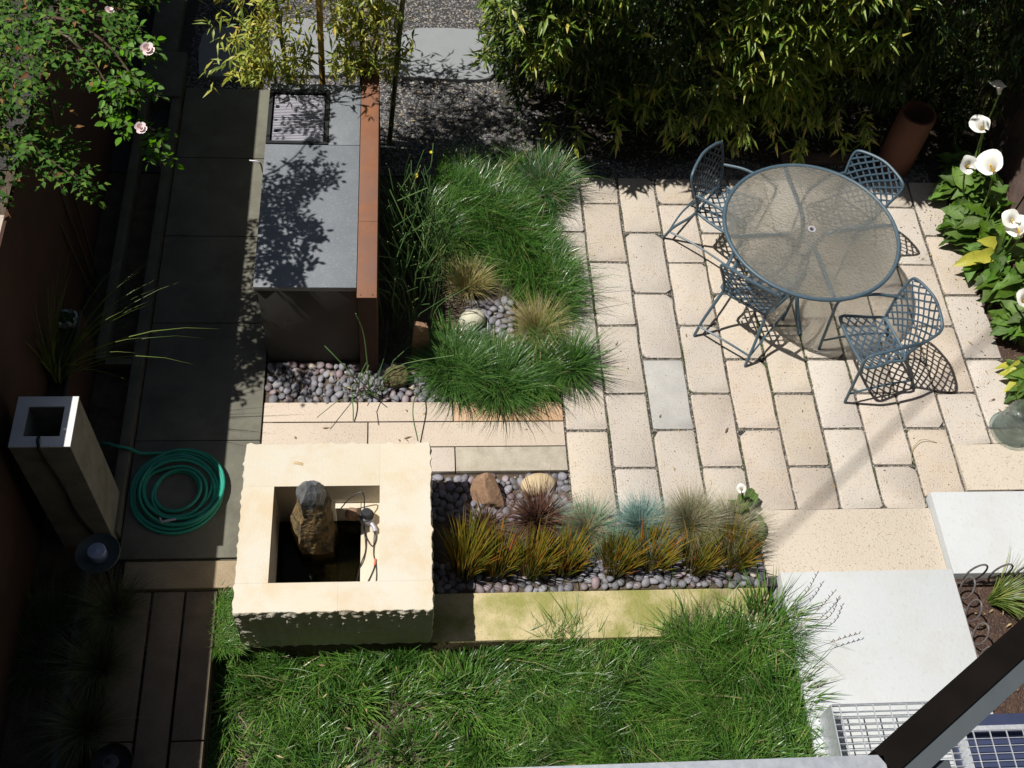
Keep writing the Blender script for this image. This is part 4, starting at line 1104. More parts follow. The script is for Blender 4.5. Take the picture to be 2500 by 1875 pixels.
for i, (x, y, z) in enumerate([(-1.06, -0.07, 0.36), (-0.925, 0.245, 0.30)]):
    t = empty('yellow_flower', (x, y, z))
    tag(t, ['larger yellow flower at the left edge of the meadow grass', 'small yellow flower at the far end of the meadow grass'][i], 'flower', 'yellow flowers in the meadow grass')
    b = MB(); s_ = (0.024, 0.014)[i]
    for k in range(12):
        a = k * math.pi / 6
        b.add([(0, 0, 0), (s_ * math.cos(a - .2), s_ * math.sin(a - .2), .004), (s_ * 1.15 * math.cos(a), s_ * 1.15 * math.sin(a), .006), (s_ * math.cos(a + .2), s_ * math.sin(a + .2), .004)], [(0, 1, 2, 3)])
    b.build('petals', M['yellow'], t)
    MB().tube([(0, 0, 0), (0.01, 0, -z)], 0.0022, 5).build('stem', M['reed'], t)

# --- horsetails
def horsetail(name, spots, hmin, hmax, seed, label, lean=0.18, rad=0.0042):
    r = np.random.default_rng(seed)
    t = empty(name, (spots[0][0], spots[0][1], 0)); tag(t, label, 'horsetail')
    vs, fs, n = [], [], 0
    b = MB()
    for (cx, cy, sx, sy, cnt) in spots:
        for i in range(cnt):
            x, y = cx + r.normal(0, sx) - spots[0][0], cy + r.normal(0, sy) - spots[0][1]
            h = r.uniform(hmin, hmax); a = r.uniform(0, 6.28); l = abs(r.normal(0, lean))
            k = r.normal(0, 0.10, (3, 2)) * h
            pts = [(x, y, -0.05), (x + math.cos(a) * l * h * 0.25 + k[0, 0] * .3, y + math.sin(a) * l * h * .25 + k[0, 1] * .3, h * .35), (x + math.cos(a) * l * h * .6 + k[1, 0] * .6, y + math.sin(a) * l * h * .6 + k[1, 1] * .6, h * .7), (x + math.cos(a) * l * h * 1.2 + k[2, 0], y + math.sin(a) * l * h * 1.2 + k[2, 1], h)]
            b.tube(pts if r.random() < 0.5 else spline(pts, 3), rad * r.uniform(0.55, 1.05), 5)
    o = b.build('stems', M['reed'], t); o['kind'] = 'stuff'
    return t
horsetail('horsetail_clump', [(-1.00, -0.95, 0.11, 0.22, 95), (-1.05, -0.45, 0.10, 0.25, 45), (-1.15, -1.25, 0.06, 0.12, 14), (-1.20, -0.7, 0.07, 0.35, 55)], 0.45, 0.85, 81, 'tall thin horsetail stems along the back of the rusted steel wall', 0.2)
horsetail('horsetail_clump', [(-1.43, -1.86, 0.06, 0.03, 22)], 0.12, 0.34, 82, 'small horsetail clump growing through the pebbles in front of the counter', 0.7, 0.0036)
for pts, lb in (([(-1.46, -1.88, 0.0), (-1.50, -1.86, 0.20), (-1.62, -1.80, 0.36), (-1.70, -1.74, 0.42)], 'horsetail stem leaning left over the pebbles'),
                ([(-1.40, -1.85, 0.0), (-1.41, -1.78, 0.3), (-1.43, -1.72, 0.55), (-1.475, -1.70, 0.74)], 'tall horsetail stem in front of the rusted end plate'),
                ([(-1.05, -1.93, 0.10), (-1.08, -2.02, 0.16), (-1.09, -2.14, 0.14), (-1.055, -2.28, 0.03)], 'horsetail stem arching over the granite strips'),
                ([(-1.52, -1.90, 0.06), (-1.515, -1.97, 0.06), (-1.51, -2.04, 0.04), (-1.51, -2.10, 0.012)], 'straight horsetail stem lying across the first strip')):
    tag(MB().tube(spline(pts, 6), 0.0046, 6).build('horsetail', M['reed']), lb, 'horsetail', 'single horsetail stems')

# --- ornamental grasses in the front bed
for i, (x, y, n, h, lb) in enumerate([(-0.62, -2.93, 240, 0.20, 'smaller plum brown tuft in the shadow edge of the fountain'), (-0.25, -2.90, 640, 0.32, 'large plum brown tuft beside the tan boulder')]):
    tuft('plum_tuft', (x, y, -0.05), n, 0.05, h, 0.80, 0.0062, M['plum_tuft'], 110 + i, lb, group='plum brown tufts')
tuft('fescue_tuft', (0.08, -2.985, -0.03), 1700, 0.06, 0.25, 0.95, 0.003, M['fescue_green'], 121, 'green fescue tuft with a dry pink centre', inner=(M['fescue_pink'], 900, 0.20, 0.9))
tuft('fescue_tuft', (0.46, -2.97, -0.03), 2100, 0.055, 0.25, 0.92, 0.003, M['fescue_blue'], 122, 'blue fescue tuft, the bluest of the row')
tuft('fescue_tuft', (0.80, -2.96, -0.03), 2300, 0.06, 0.33, 0.72, 0.003, M['fescue_grey'], 123, 'tall grey green fescue tuft left of the small lily', inner=(M['fescue_pink'], 260, 0.26, 0.8))
tuft('fescue_tuft', (1.08, -3.0, -0.03), 1900, 0.06, 0.30, 0.75, 0.003, M['fescue_grey'], 124, 'faded brownish fescue tuft at the right end of the bed', inner=(M['fescue_pink'], 420, 0.25, 0.8))
ol = ['orange green strappy tuft nearest the fountain, tips in sunlight', 'orange green tuft standing before the plum tuft shadow, second from the fountain', 'orange green tuft below the large plum tuft', 'orange green tuft below the pink centred fescue',
      'orange green tuft between the pink and the blue fescue', 'orange green tuft with green base below the blue fescue', 'orange green tuft leaning right below the tall grey fescue', 'orange green tuft at the right end of the pebble bed']
for i, (x, n, h) in enumerate([(-0.75, 190, 0.50), (-0.53, 170, 0.36), (-0.30, 200, 0.36), (-0.08, 200, 0.35), (0.25, 210, 0.35), (0.50, 210, 0.34), (0.80, 210, 0.34), (1.06, 220, 0.36)]):
    tuft('orange_tuft', (x, -3.225 + 0.025 * math.sin(3 * i), -0.05), int(n * 1.35), 0.095, h * 1.02, 0.30, 0.0098, M['orange_tuft'], 130 + i, ol[i], group='orange green tufts along the wall', bias=(0.22, 0.45), droop=0.12)
rock('rust_boulder', (-0.575, -2.69, 0.02), (0.125, 0.14, 0.155), M['rock_rust'], 25, 3, 0.05, True, (0.2, 0.1, 0.6), 'angular rust brown rock at the fountain shadow', cuts=9, cd=(0.42, 0.72))
rock('tan_boulder', (-0.225, -2.615, -0.01), (0.125, 0.085, 0.06), M['rock_tan'], 16, 3, 0.05, False, (0, 0, 0.15), 'smooth tan boulder in the pebbles by the grey strip', cuts=4, cd=(0.8, 1))
for (x, y, sd, lb) in ((-0.115, -2.76, 17, 'larger flat grey green stone behind the plum tuft'), (-0.04, -2.80, 18, 'small flat grey green stone against the paver edge')):
    rock('flat_stone', (x, y, -0.02), (0.075, 0.06, 0.03), M['rock_green'], sd, 2, 0.06, True, (0, 0, sd), lb, cuts=6)

# --- left shaded tufts
for i, (x, y, lb) in enumerate([(-2.98, -3.48, 'grey green tuft in the shade below the pillar lamp'), (-3.03, -3.84, 'middle grey green tuft of the shaded row'), (-3.05, -4.22, 'grey green tuft nearest the bottom edge of the shaded row')]):
    tuft('shade_tuft', (x, y, -0.08), 800, 0.07, 0.36, 0.80, 0.0034, M['shade_tuft'], 150 + i, lb, group='shaded tufts beside the planks')
tuft('shade_tuft', (-3.42, -3.7, -0.08), 900, 0.25, 0.42, 0.6, 0.004, M['dark_tuft'], 155, 'dark mass of grass against the foot of the fence')
tuft('spiky_grass', (-3.42, -2.05, 0.42), 90, 0.04, 1.02, 0.52, 0.0085, M['strappy'], 160, 'wispy lime grass arching out of the steel planter', bias=(0.75, 0.30), droop=0.18, seg=7)

# --- bark bed tuft, trellis wire
tuft('strappy_grass', (2.80, -3.55, 0.0), 130, 0.035, 0.36, 0.95, 0.007, M['strappy'], 170, 'lime green strappy grass in the bark bed', bias=(1.2, 0.0), droop=0.35)
tuft('strappy_grass', (2.95, -4.05, 0.0), 90, 0.04, 0.32, 0.8, 0.006, M['strappy'], 171, 'lime green grass beyond the dark steel strut', bias=(0.3, 0.2), droop=0.3)

def wire_loop(ox, oy, dx, dy, hgt, wid, seed):
    """one tall curled loop of the wire edging, standing over (ox,oy) and running along (dx,dy)"""
    pts = []
    for k in range(29):
        t = k / 28
        a = 2 * math.pi * t * 1.12 - 0.55 * math.pi
        u = wid * (0.5 * math.cos(a)) + wid * 0.55 * t
        z = hgt * (0.5 + 0.5 * math.sin(a)) + 0.01
        pts.append((ox + dx * u, oy + dy * u, z))
    for k in range(9):       # the small curl on top
        a = -0.5 + k * 0.75
        r0 = 0.022 * (1 - k / 14)
        pts.append((pts[28][0] + dx * (0.02 + r0 * math.cos(a)), pts[28][1] + dy * (0.02 + r0 * math.cos(a)), max(0.02, pts[28][2]) + r0 * math.sin(a)))
    return pts
we = empty('wire_edging', (2.58, -3.44, 0))
tag(we, 'curly rusty wire edging around the corner of the bark bed', 'edging')
def wl_part(ox, oy, dx, dy, h, w):
    b = MB(); b.tube([tuple(np.array(p) - np.array([2.58, -3.44, 0])) for p in spline(wire_loop(ox, oy, dx, dy, h, w, 0), 2)], 0.0066, 6)
    b.build('wire_loop', M['wire'], we)
for i in range(5): wl_part(2.60 + i * 0.175, -3.425, 1, 0.0, 0.31, 0.15)
for i in range(5): wl_part(2.565, -3.48 - i * 0.16, 0.0, -1, 0.27, 0.15)
b = MB(); b.tube([(-0.02, 0.01, 0.04), (0.9, 0.012, 0.05)], 0.0045, 6); b.build('wire_rail', M['wire'], we)
b = MB(); b.tube([(-0.02, 0.01, 0.04), (-0.018, -0.85, 0.05)], 0.0045, 6); b.build('wire_rail', M['wire'], we)

# --- glass jar
jr = empty('glass_jar', (3.345, -2.215, 0.0))
tag(jr, 'ribbed clear glass jar standing upside down at the edge of the patio', 'jar')
prof = [(0.140, 0.0), (0.146, 0.01)] + [(0.143 - 0.02 * t + 0.0022 * math.sin(t * 26), 0.02 + 0.22 * t) for t in np.linspace(0, 1, 24)] + [(0.118, 0.262), (0.100, 0.288), (0.062, 0.304), (0.0, 0.308)]
inner = [(max(0.0, rr - 0.006) if rr > 0 else 0.0, z - 0.005 if z > 0.25 else z) for rr, z in reversed(prof)]
inner[-1] = (0.134, 0.0)
b = MB(); b.lathe(prof + inner, 40, close=True)
b.build('jar_wall', M['jar_glass'], jr)
b = MB(); b.lathe([(0.0, 0.001), (0.165, 0.001), (0.172, 0.014), (0.166, 0.014), (0.16, 0.008), (0.0, 0.006)], 36)
b.build('saucer', M['jar_glass'], jr)

# --- steel grate step, board coloured as a step in blue shade
gs = empty('grate_step', (1.41, -4.45, 0.12))
tag(gs, 'galvanized steel grate step resting on the white slab', 'step')
GX0, GX1, GY0, GY1, GZ = 1.415, 2.16, -4.85, -4.318, 0.31
part('side_plate', MB().box(GX0 - 0.006, GX0, GY0, GY1, 0.074, GZ + 0.003), M['steel'], gs)
y = GY1
for i in range(14):
    yy = GY1 - 0.002 - i * 0.0385
    part('bearing_bar', MB().box(GX0 + .001, GX1, yy - 0.0035, yy, GZ - 0.03, GZ), M['steel'], gs, smooth=False)
for i in range(7):
    xx = GX0 + 0.045 + i * 0.105
    part('cross_rod', MB().box(xx, xx + 0.006, GY0, GY1 - 0.0025, GZ - 0.006, GZ + 0.0015), M['steel'], gs, smooth=False)
part('side_plate', MB().box(GX0 + 0.005, GX1, GY1 + 0.0005, GY1 + 0.004, GZ - 0.05, GZ + 0.001), M['steel'], gs)
tag(block('shaded_step_board', 2.20, 3.6, -5.4, -4.36, 0.076, 0.165, M['shade_blue'], None, 0.004), 'step board with blue shade in its colour under the farther steel grate', 'board')
g2 = empty('grate_step', (2.2, -4.7, 0.17))
tag(g2, 'farther galvanized grate step lying over the shade blue board', 'step')
for i in range(9):
    yy = -4.50 - i * 0.045
    part('bearing_bar', MB().box(2.21, 3.4, yy - 0.0035, yy, 0.27, 0.30), M['steel'], g2, smooth=False)
for i in range(10):
    xx = 2.26 + i * 0.105
    part('cross_rod', MB().box(xx, xx + 0.006, -4.9, -4.502, 0.294, 0.3015), M['steel'], g2, smooth=False)
part('nosing', MB().box(2.21, 3.4, -4.498, -4.47, 0.26, 0.302), M['steel'], g2)
part('foot', MB().box(2.21, 2.23, -4.9, -4.499, 0.166, 0.269), M['steel'], g2)

# --- window rail and strut near the camera
ra = empty('balcony_rail', (-0.4, -5.66, 4.0))
tag(ra, 'galvanized steel rail along the bottom right edge of the view', 'rail')
part('rail_bar', MB().box(-2.6, 0.102, -5.72, -5.604, 3.90, 4.0), M['steel'], ra, bevel=0.003)
part('deck_plate', MB().box(-2.6, 0.08, -6.75, -5.725, 3.90, 3.96), M['steel_grey'], ra)
part('rail_plate', MB().box(0.106, 0.30, -5.70, -5.612, 3.90, 3.955), M['steel_grey'], ra, bevel=0.002)
stt = empty('steel_strut', (0.1, -5.6, 4.0))
tag(stt, 'dark steel strut with a grey flange crossing the lower right corner', 'strut')
d = Vector((0.42, 0.285, 0.0)).normalized(); nrm = Vector((d.y, -d.x, 0))
def prism(p0, p1, side, wid, z0, z1):
    b = MB()
    q = [p0, p1, p1 + side * wid, p0 + side * wid]
    b.add([(p.x, p.y, z0) for p in q] + [(p.x, p.y, z1) for p in q], [(3, 2, 1, 0), (4, 5, 6, 7), (0, 1, 5, 4), (1, 2, 6, 5), (2, 3, 7, 6), (3, 0, 4, 7)])
    return b
A0 = Vector((0.075, -5.592, 0)); A1 = A0 + d * 2.4
part('strut_web', prism(A0 + nrm * 0.0, A1 + nrm * 0.0, nrm, 0.078, 3.93, 4.0), M['black_steel'], stt)
part('strut_flange', prism(A0 + nrm * 0.0785 - d * 0.10, A1 + nrm * 0.0785, nrm, 0.048, 3.955, 3.985), M['steel_grey'], stt)
tag(MB().tube([(-8.2, -5.65, 11.2), (-4.70, -2.93, 11.0), (-2.6, -1.15, 11.0), (2.2, 2.9, 11.2)], 0.016, 8).build('overhead_cable', M['black']), 'thick power cable hanging high above the garden', 'cable')
tag(block('house_wall', -9, 9, -9.5, -6.75, -0.4, 10.0, M['house'], None, 0.01), 'dark rendered house wall behind the garden', 'house')

for (x0, x1, y0, y1, h, lb) in ((-15, -9.2, -12, 14, 7.5, 'unseen sky blocker beyond the rusted fence'), (-8, 9, 8.0, 13, 9.0, 'unseen sky blocker behind the bamboo hedge'), (7.0, 12, -12, 7, 9.0, 'unseen sky blocker beyond the wooden fence')):  # unseen blocks added to cut sky light and deepen the shade
    tag(block('sky_blocker', x0, x1, y0, y1, -0.4, h, M['house'], None, 0.01), lb, 'house')
tag(MB().add([(x, y, -0.0265) for x, y in ((0.15, 0.62), (0.7, 0.50), (1.5, 0.56), (2.4, 0.49), (3.5, 0.55), (4.2, 0.5), (4.2, 3.2), (-0.1, 3.2), (-0.15, 1.4))], [tuple(range(9))]).build('shaded_litter_bed', M['litter'], smooth=False), kind='structure')  # dark litter sheet that paints the hedge shade onto the ground
# --- terracotta pipe, flagstones, wood fence
b = MB(); b.lathe([(0.150, -0.05), (0.152, 0.58), (0.148, 0.60), (0.128, 0.60), (0.124, 0.58), (0.124, 0.05), (0.0, 0.05)], 40)
o = b.build('terracotta_pipe', M['terracotta']); o.location = (3.10, 0.50, 0)
tag(o, 'tall terracotta chimney pipe standing in the hedge shadow', 'pipe')
b = MB(); b.box(2.1, 2.75, 0.50, 0.60, -0.03, 0.02)
tag(b.build('timber_edge', M['wood'], bevel=0.004), 'short timber edging in the dark gravel behind the table', 'timber')
def flag(pts, label, seed):
    r = np.random.default_rng(seed)
    q = [tuple(p) for p in spline(pts + [pts[0]], 5)[:-1]]
    q = [(x + r.normal(0, 0.004), y + r.normal(0, 0.004)) for x, y in q]
    n = len(q)
    cx, cy = np.mean([p[0] for p in q]), np.mean([p[1] for p in q])
    b = MB()
    b.add([(x, y, -0.05) for x, y in q] + [(x, y, 0.012) for x, y in q] + [(cx + (x - cx) * .985, cy + (y - cy) * .985, 0.018) for x, y in q],
          [(i, (i + 1) % n, n + (i + 1) % n, n + i) for i in range(n)] + [(n + i, n + (i + 1) % n, 2 * n + (i + 1) % n, 2 * n + i) for i in range(n)] + [tuple(range(2 * n, 3 * n))])
    tag(b.build('flagstone', M['slate']), label, 'flagstone', 'bluestone slabs in the gravel')
flag([(-1.20, 1.45), (-0.8, 1.43), (-0.38, 1.46), (-0.345, 1.75), (-0.36, 2.02), (-0.48, 2.09), (-0.85, 2.10), (-1.08, 2.06), (-1.18, 1.9)], 'blue grey flagstone lit by the sun beside the dark hedge', 1)
flag([(-2.28, 1.44), (-1.95, 1.44), (-1.66, 1.48), (-1.62, 1.78), (-1.72, 2.0), (-1.95, 2.16), (-2.2, 2.14), (-2.30, 1.85)], 'blue grey flagstone behind the golden bamboo', 2)
flag([(-2.90, 1.40), (-2.62, 1.38), (-2.37, 1.43), (-2.36, 1.7), (-2.40, 2.0), (-2.65, 2.05), (-2.88, 1.98), (-2.93, 1.7)], 'flagstone in deep shade past the end of the path', 3)
wf = empty('wooden_fence', (4.1, 0, 0)); tag(wf, 'weathered wooden board fence behind the lilies', 'fence')
for i in range(36):
    y = -3.3 + i * 0.165
    part('fence_board', MB().box(4.06 + 0.01 * (i % 2), 4.085 + 0.01 * (i % 2), y, y + 0.155, -0.1, 1.75), M['wood'], wf)

# --- loose gravel as real stones
def stones(n, fx, z, rmin, rmax, seed, m, name, label):
    r = np.random.default_rng(seed)
    O = np.array([[1, 0, 0], [-1, 0, 0], [0, 1, 0], [0, -1, 0], [0, 0, 1.0]]); FO = np.array([[0, 2, 4], [2, 1, 4], [1, 3, 4], [3, 0, 4]])
    x, y = fx(r, n); n = len(x)
    rad = r.uniform(rmin, rmax, n); a = r.uniform(0, 6.28, n)
    V = O[None] * rad[:, None, None] * np.stack([r.uniform(.8, 1.5, n), r.uniform(.7, 1.1, n), r.uniform(.4, .9, n)], -1)[:, None]
    V = V + r.normal(0, 0.12, V.shape) * rad[:, None, None]
    c_, s_ = np.cos(a)[:, None], np.sin(a)[:, None]
    V = np.stack([V[..., 0] * c_ - V[..., 1] * s_ + x[:, None], V[..., 0] * s_ + V[..., 1] * c_ + y[:, None], V[..., 2] + z + rad[:, None] * 0.1], -1)
    F = (FO[None] + (np.arange(n) * 5)[:, None, None]).reshape(-1, 3)
    o = obj_me(name, np_mesh(name, V.reshape(-1, 3), [F], m))
    tag(o, label, 'gravel', kind='stuff')
    return o
def gfx(r, n):
    x = r.uniform(-3.0, 3.4, n); y = 0.305 + r.random(n) ** 1.2 * 2.3
    k_ = ~((x < -1.34) & (x > -2.16) & (y < 0.64)) & ~((x < -2.16) & (y < 1.27)) & ~((x > -0.3) & (y > 1.1) & (r.random(n) < 0.9))
    k_ &= ~((x > 0.25) & (y > 0.50 + 0.08 * np.sin(5 * x)) & (r.random(n) < 0.82))
    return x[k_], y[k_]
stones(60000, gfx, -0.028, 0.006, 0.0125, 91, M['gravel'], 'loose_gravel', 'dark grey and buff gravel behind the patio and under the bamboo')
def jfx(r, n):
    n2 = n // 2
    k_ = r.integers(0, 12, n2); x1 = k_ * W + r.normal(0, 0.0046, n2); x1 = np.where(k_ == 11, 3.482, x1); y1 = r.uniform(-2.87, 0.30, n2)
    c = r.integers(0, 11, n2); x2 = c * W + r.uniform(0, W, n2); q = r.integers(0, 5, n2)
    y2 = -(q + np.where(c % 2 == 0, 0.5, 0.0)) * L_ + r.normal(0, 0.0055, n2)
    return np.concatenate([x1, x2]), np.concatenate([y1, np.maximum(y2, -2.83)])
stones(36000, jfx, -0.015, 0.0025, 0.006, 92, M['chips'], 'joint_grit', 'fine dark grit in the joints between the pavers')
r = np.random.default_rng(95)   # moss in the joints
spots = [(3, -1.55, 0.06, 90), (4, -2.5, 0.1, 120), (2, -2.35, 0.16, 90), (2, -1.85, 0.08, 60), (3, -1.87, 0.05, 50), (4, -0.62, 0.05, 50), (1, -1.75, 0.05, 50), (5, -1.6, 0.2, 60), (6, -1.36, 0.14, 260), (7, -1.68, 0.06, 60), (6, -2.42, 0.05, 40), (2, -0.6, 0.07, 60), (7, -2.6, 0.05, 40), (3, -2.45, 0.06, 50), (5, -1.25, 0.05, 60), (8, -2.5, 0.05, 30)]
r9 = np.random.default_rng(99)
spots += [(int(r9.integers(1, 11)), float(r9.uniform(-2.7, 0.1)), float(r9.uniform(0.02, 0.12)), int(r9.integers(15, 60))) for _ in range(34)]
bs = []
for (k_, y, s_, n) in spots:
    bs.append(np.stack([k_ * W + r.normal(0, 0.006, n), y + r.normal(0, s_, n), np.full(n, -0.02)], -1))
bs.append(np.stack([1.98 + r.uniform(-0.25, 0.05, 90), -1.245 - 0.005 + r.normal(0, 0.006, 90), np.full(90, -0.02)], -1))
bs = np.concatenate(bs); n = len(bs)
V, F = join(blades(bs, r.uniform(0.012, 0.035, n), r.uniform(0, 6.28, n), r.uniform(0.2, 0.9, n), r.uniform(0.004, 0.008, n), 0.2, 2, 1.0, 96))
tag(obj_me('joint_moss', np_mesh('joint_moss', V, F, M['moss'])), 'bright green moss and weeds sprouting in the paver joints', 'moss', kind='stuff')
# litter on the paving
r = np.random.default_rng(97)
def lfx(r, n):
    x = np.concatenate([r.uniform(0.2, 3.4, n // 2), r.normal(3.2, 0.25, n - n // 2)]); y = np.concatenate([r.uniform(-2.8, 0.2, n // 2), r.uniform(-2.7, 0.0, n - n // 2)])
    k_ = (x < 3.46) & (x > 0.1); return x[k_], y[k_]
stones(420, lfx, 0.001, 0.0025, 0.0065, 98, M['bark'], 'paving_litter', 'tiny dark crumbs and bits lying on the pavers')
def dead_leaves():
    r = np.random.default_rng(121)
    zones = [(-1.3, 0.2, 0.35, 1.6, -0.012, 60), (0.2, 3.3, 0.33, 0.6, -0.01, 60), (-2.1, 0.0, -2.5, -1.95, 0.004, 10), (3.1, 3.46, -2.3, 0.1, 0.004, 34), (0.3, 2.4, -2.7, 0.2, 0.004, 16), (-2.3, 1.2, -4.6, -3.8, -0.10, 26), (2.55, 3.4, -4.2, -3.45, 0.006, 40), (-2.1, -0.8, -1.9, -1.55, 0.03, 14)]
    P = np.concatenate([np.stack([r.uniform(a, b, n), r.uniform(c, d, n), np.full(n, z) + r.uniform(0, 0.006, n)], -1) for a, b, c, d, z, n in zones])
    n = len(P); a = r.uniform(0, 6.28, n)
    return leaves(P, np.stack([np.cos(a), np.sin(a), r.normal(0, 0.12, n)], -1), np.tile([[0, 0, 1.0]], (n, 1)) + r.normal(0, 0.25, (n, 3)), r.uniform(0.02, 0.07, n), r.uniform(0.006, 0.016, n), 122)
V, T = dead_leaves()
tag(obj_me('fallen_leaves', np_mesh('fallen_leaves', V, [T], M['dead_leaf'])), 'scattered dry bamboo leaves on the gravel and paving', 'leaf litter', kind='stuff')
# fallen leaf on the lawn, bent twig on the patio
b = MB(); lf = [(0, -0.075, 0), (0.026, -0.03, 0.012), (0.028, 0.02, 0.014), (0, 0.07, 0.004), (-0.026, 0.02, 0.012), (-0.025, -0.03, 0.010), (0, -0.02, 0.0), (0, 0.025, 0.002)]
b.add(lf, [(0, 1, 6), (1, 2, 7, 6), (2, 3, 7), (3, 4, 7), (4, 5, 6, 7), (5, 0, 6)])
o = b.build('fallen_leaf', M['cream']); o.location = (0.065, -3.79, -0.10); o.rotation_euler = (0.2, 0.3, 0.55)
tag(o, 'pale dry leaf lying on the lawn', 'leaf')
tag(MB().tube(spline([(2.50, -2.50, 0.008), (2.53, -2.38, 0.02), (2.62, -2.30, 0.03), (2.74, -2.31, 0.008)], 6), 0.0022, 5).build('bent_stalk', M['tan_tuft']), 'thin bent stalk lying on the pavers near the raised slab', 'stalk')
tag(MB().tube(spline([(0.42, -4.30, -0.12), (0.55, -4.25, -0.10), (0.70, -4.22, -0.09)], 4), 0.006, 5).build('dry_stick', M['cream']), 'dry pale stick lying in the lawn near the white slab', 'stick')

# ------------------------------------------------------------------ bamboo
def fan_leaves(P, out, per, ln, wd, seed, spread=0.75, hang=0.45, upv=(0.0, 0.0, 1.0), upn=0.35):
    """per leaves fanned at every twig end"""
    r = np.random.default_rng(seed)
    n = len(P)
    pos = np.repeat(P, per, 0) + r.normal(0, 0.012, (n * per, 3))
    o = np.repeat(out, per, 0)
    d = o + r.normal(0, spread, (n * per, 3)) + np.array([0, 0, -hang])
    up = np.tile(np.array([upv], float), (n * per, 1)) + r.normal(0, upn, (n * per, 3))
    return leaves(pos, d, up, r.uniform(ln * 0.6, ln * 1.2, n * per), r.uniform(wd * 0.7, wd * 1.2, n * per), seed + 1)

def hedge():
    r = np.random.default_rng(201)
    n = 100000
    x = r.uniform(-0.62, 4.0, n); y = r.uniform(0.1, 2.6, n); z = r.uniform(0.22, 2.9, n)
    # soft lumpy shell: front face leans out towards the patio with height
    front = 0.62 - 0.16 * np.clip(z - 0.3, 0, 1.2) + 0.11 * np.sin(3.1 * x + 1.0) * np.sin(2.3 * z + 0.6) + 0.07 * np.sin(7.3 * x + 3.9 * z) - 0.14 * np.exp(-((x - 2.75) / 0.40) ** 2) * np.clip((z - 0.65) / 0.4, 0, 1)
    left = -0.10 - 0.42 * np.clip(z - 0.35, 0, 1.3) / 1.3 + 0.10 * np.sin(4.1 * y + 2.0 * z)
    bottom = 0.42 + 0.16 * np.sin(5.1 * x + 0.5) + 0.10 * np.sin(11.0 * x + y * 3)
    dep = np.minimum(np.minimum(y - front, x - left), np.minimum(z - bottom, 2.75 - z))
    keep = (dep > -0.04 + r.normal(0, 0.03, n)) & (r.random(n) < np.exp(-np.clip(dep, 0, 9) / 0.22) + 0.20)
    lump = np.sin(5.2 * x + 0.7) * np.sin(4.6 * z + 1.1) + 0.7 * np.sin(9.7 * x - 6.1 * z)
    keep &= r.random(n) < np.clip(0.55 + 0.50 * lump, 0.05, 1)
    keep &= ~((x > 2.82) & (x < 3.5) & (y < 0.72) & (z < 1.05)) & ~((x > 2.55) & (z > 0.9) & (y < 0.36))
    P = np.stack([x, y, z], -1)[keep]
    out = np.stack([np.full(len(P), -0.15), np.full(len(P), -0.75), np.full(len(P), -0.05)], -1)
    lf = P[:, 0] < 0.0
    out[lf] = (-0.7, -0.4, 0.0)
    return P, out
P, out = hedge()
r = np.random.default_rng(211)
P = np.concatenate([P[r.random(len(P)) < 0.75], np.stack([r.uniform(2.40, 2.86, 460), r.uniform(0.36, 0.66, 460), r.uniform(0.85, 1.65, 460)], -1)])
out = np.concatenate([out[:0], np.where(P[:, :1] < 0.0, np.array([[-0.7, -0.4, 0.0]]), np.array([[-0.15, -0.75, -0.05]]))])
bh = empty('bamboo_hedge', (1.6, 1.3, 0))
tag(bh, 'large dark green bamboo hedge behind the patio', 'hedge')
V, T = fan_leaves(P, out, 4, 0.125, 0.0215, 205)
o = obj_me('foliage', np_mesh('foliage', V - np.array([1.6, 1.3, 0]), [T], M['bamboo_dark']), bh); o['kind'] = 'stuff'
# proud star shaped sprays of larger leaves on the sunny side of the shell, sunlight in their colour
r = np.random.default_rng(213)
n = 2600
sx_, sz_ = r.uniform(-0.55, 3.3, n), r.uniform(0.45, 2.6, n)
lump = np.sin(2.6 * sx_ + 5.0 - 1.2 * sz_) + 0.8 * np.sin(5.1 * sx_ - 3.7 * sz_ + 0.5) + 2.6 * np.exp(-((sx_ - 1.75) / 0.38) ** 2) - 0.9 * np.exp(-((sx_ - 1.05) / 0.28) ** 2)
k_ = r.random(n) < np.clip(0.12 + 0.34 * lump, 0.02, 0.85)
sx_, sz_ = sx_[k_], sz_[k_]
sy_ = 0.62 - 0.16 * np.clip(sz_ - 0.3, 0, 1.2) + 0.11 * np.sin(3.1 * sx_ + 1.0) * np.sin(2.3 * sz_ + 0.6) + 0.07 * np.sin(7.3 * sx_ + 3.9 * sz_) - r.uniform(-0.02, 0.12, len(sx_))
sy_ = np.where(sx_ < -0.1 - 0.42 * np.clip(sz_ - 0.35, 0, 1.3) / 1.3 + 0.1, sy_ + r.uniform(0.1, 0.9, len(sx_)), sy_)
PS = np.stack([sx_, sy_, sz_], -1)
PS = PS[~((PS[:, 0] > 2.75) & (PS[:, 2] < 1.1)) & ~((PS[:, 0] > 2.5) & (PS[:, 1] < 0.40))]
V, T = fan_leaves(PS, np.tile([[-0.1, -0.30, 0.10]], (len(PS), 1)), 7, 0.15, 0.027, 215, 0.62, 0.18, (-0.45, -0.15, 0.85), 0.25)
o = obj_me('leaf_sprays', np_mesh('leaf_sprays', V - np.array([1.6, 1.3, 0]), [T], M['bamboo_lit']), bh); o['kind'] = 'stuff'
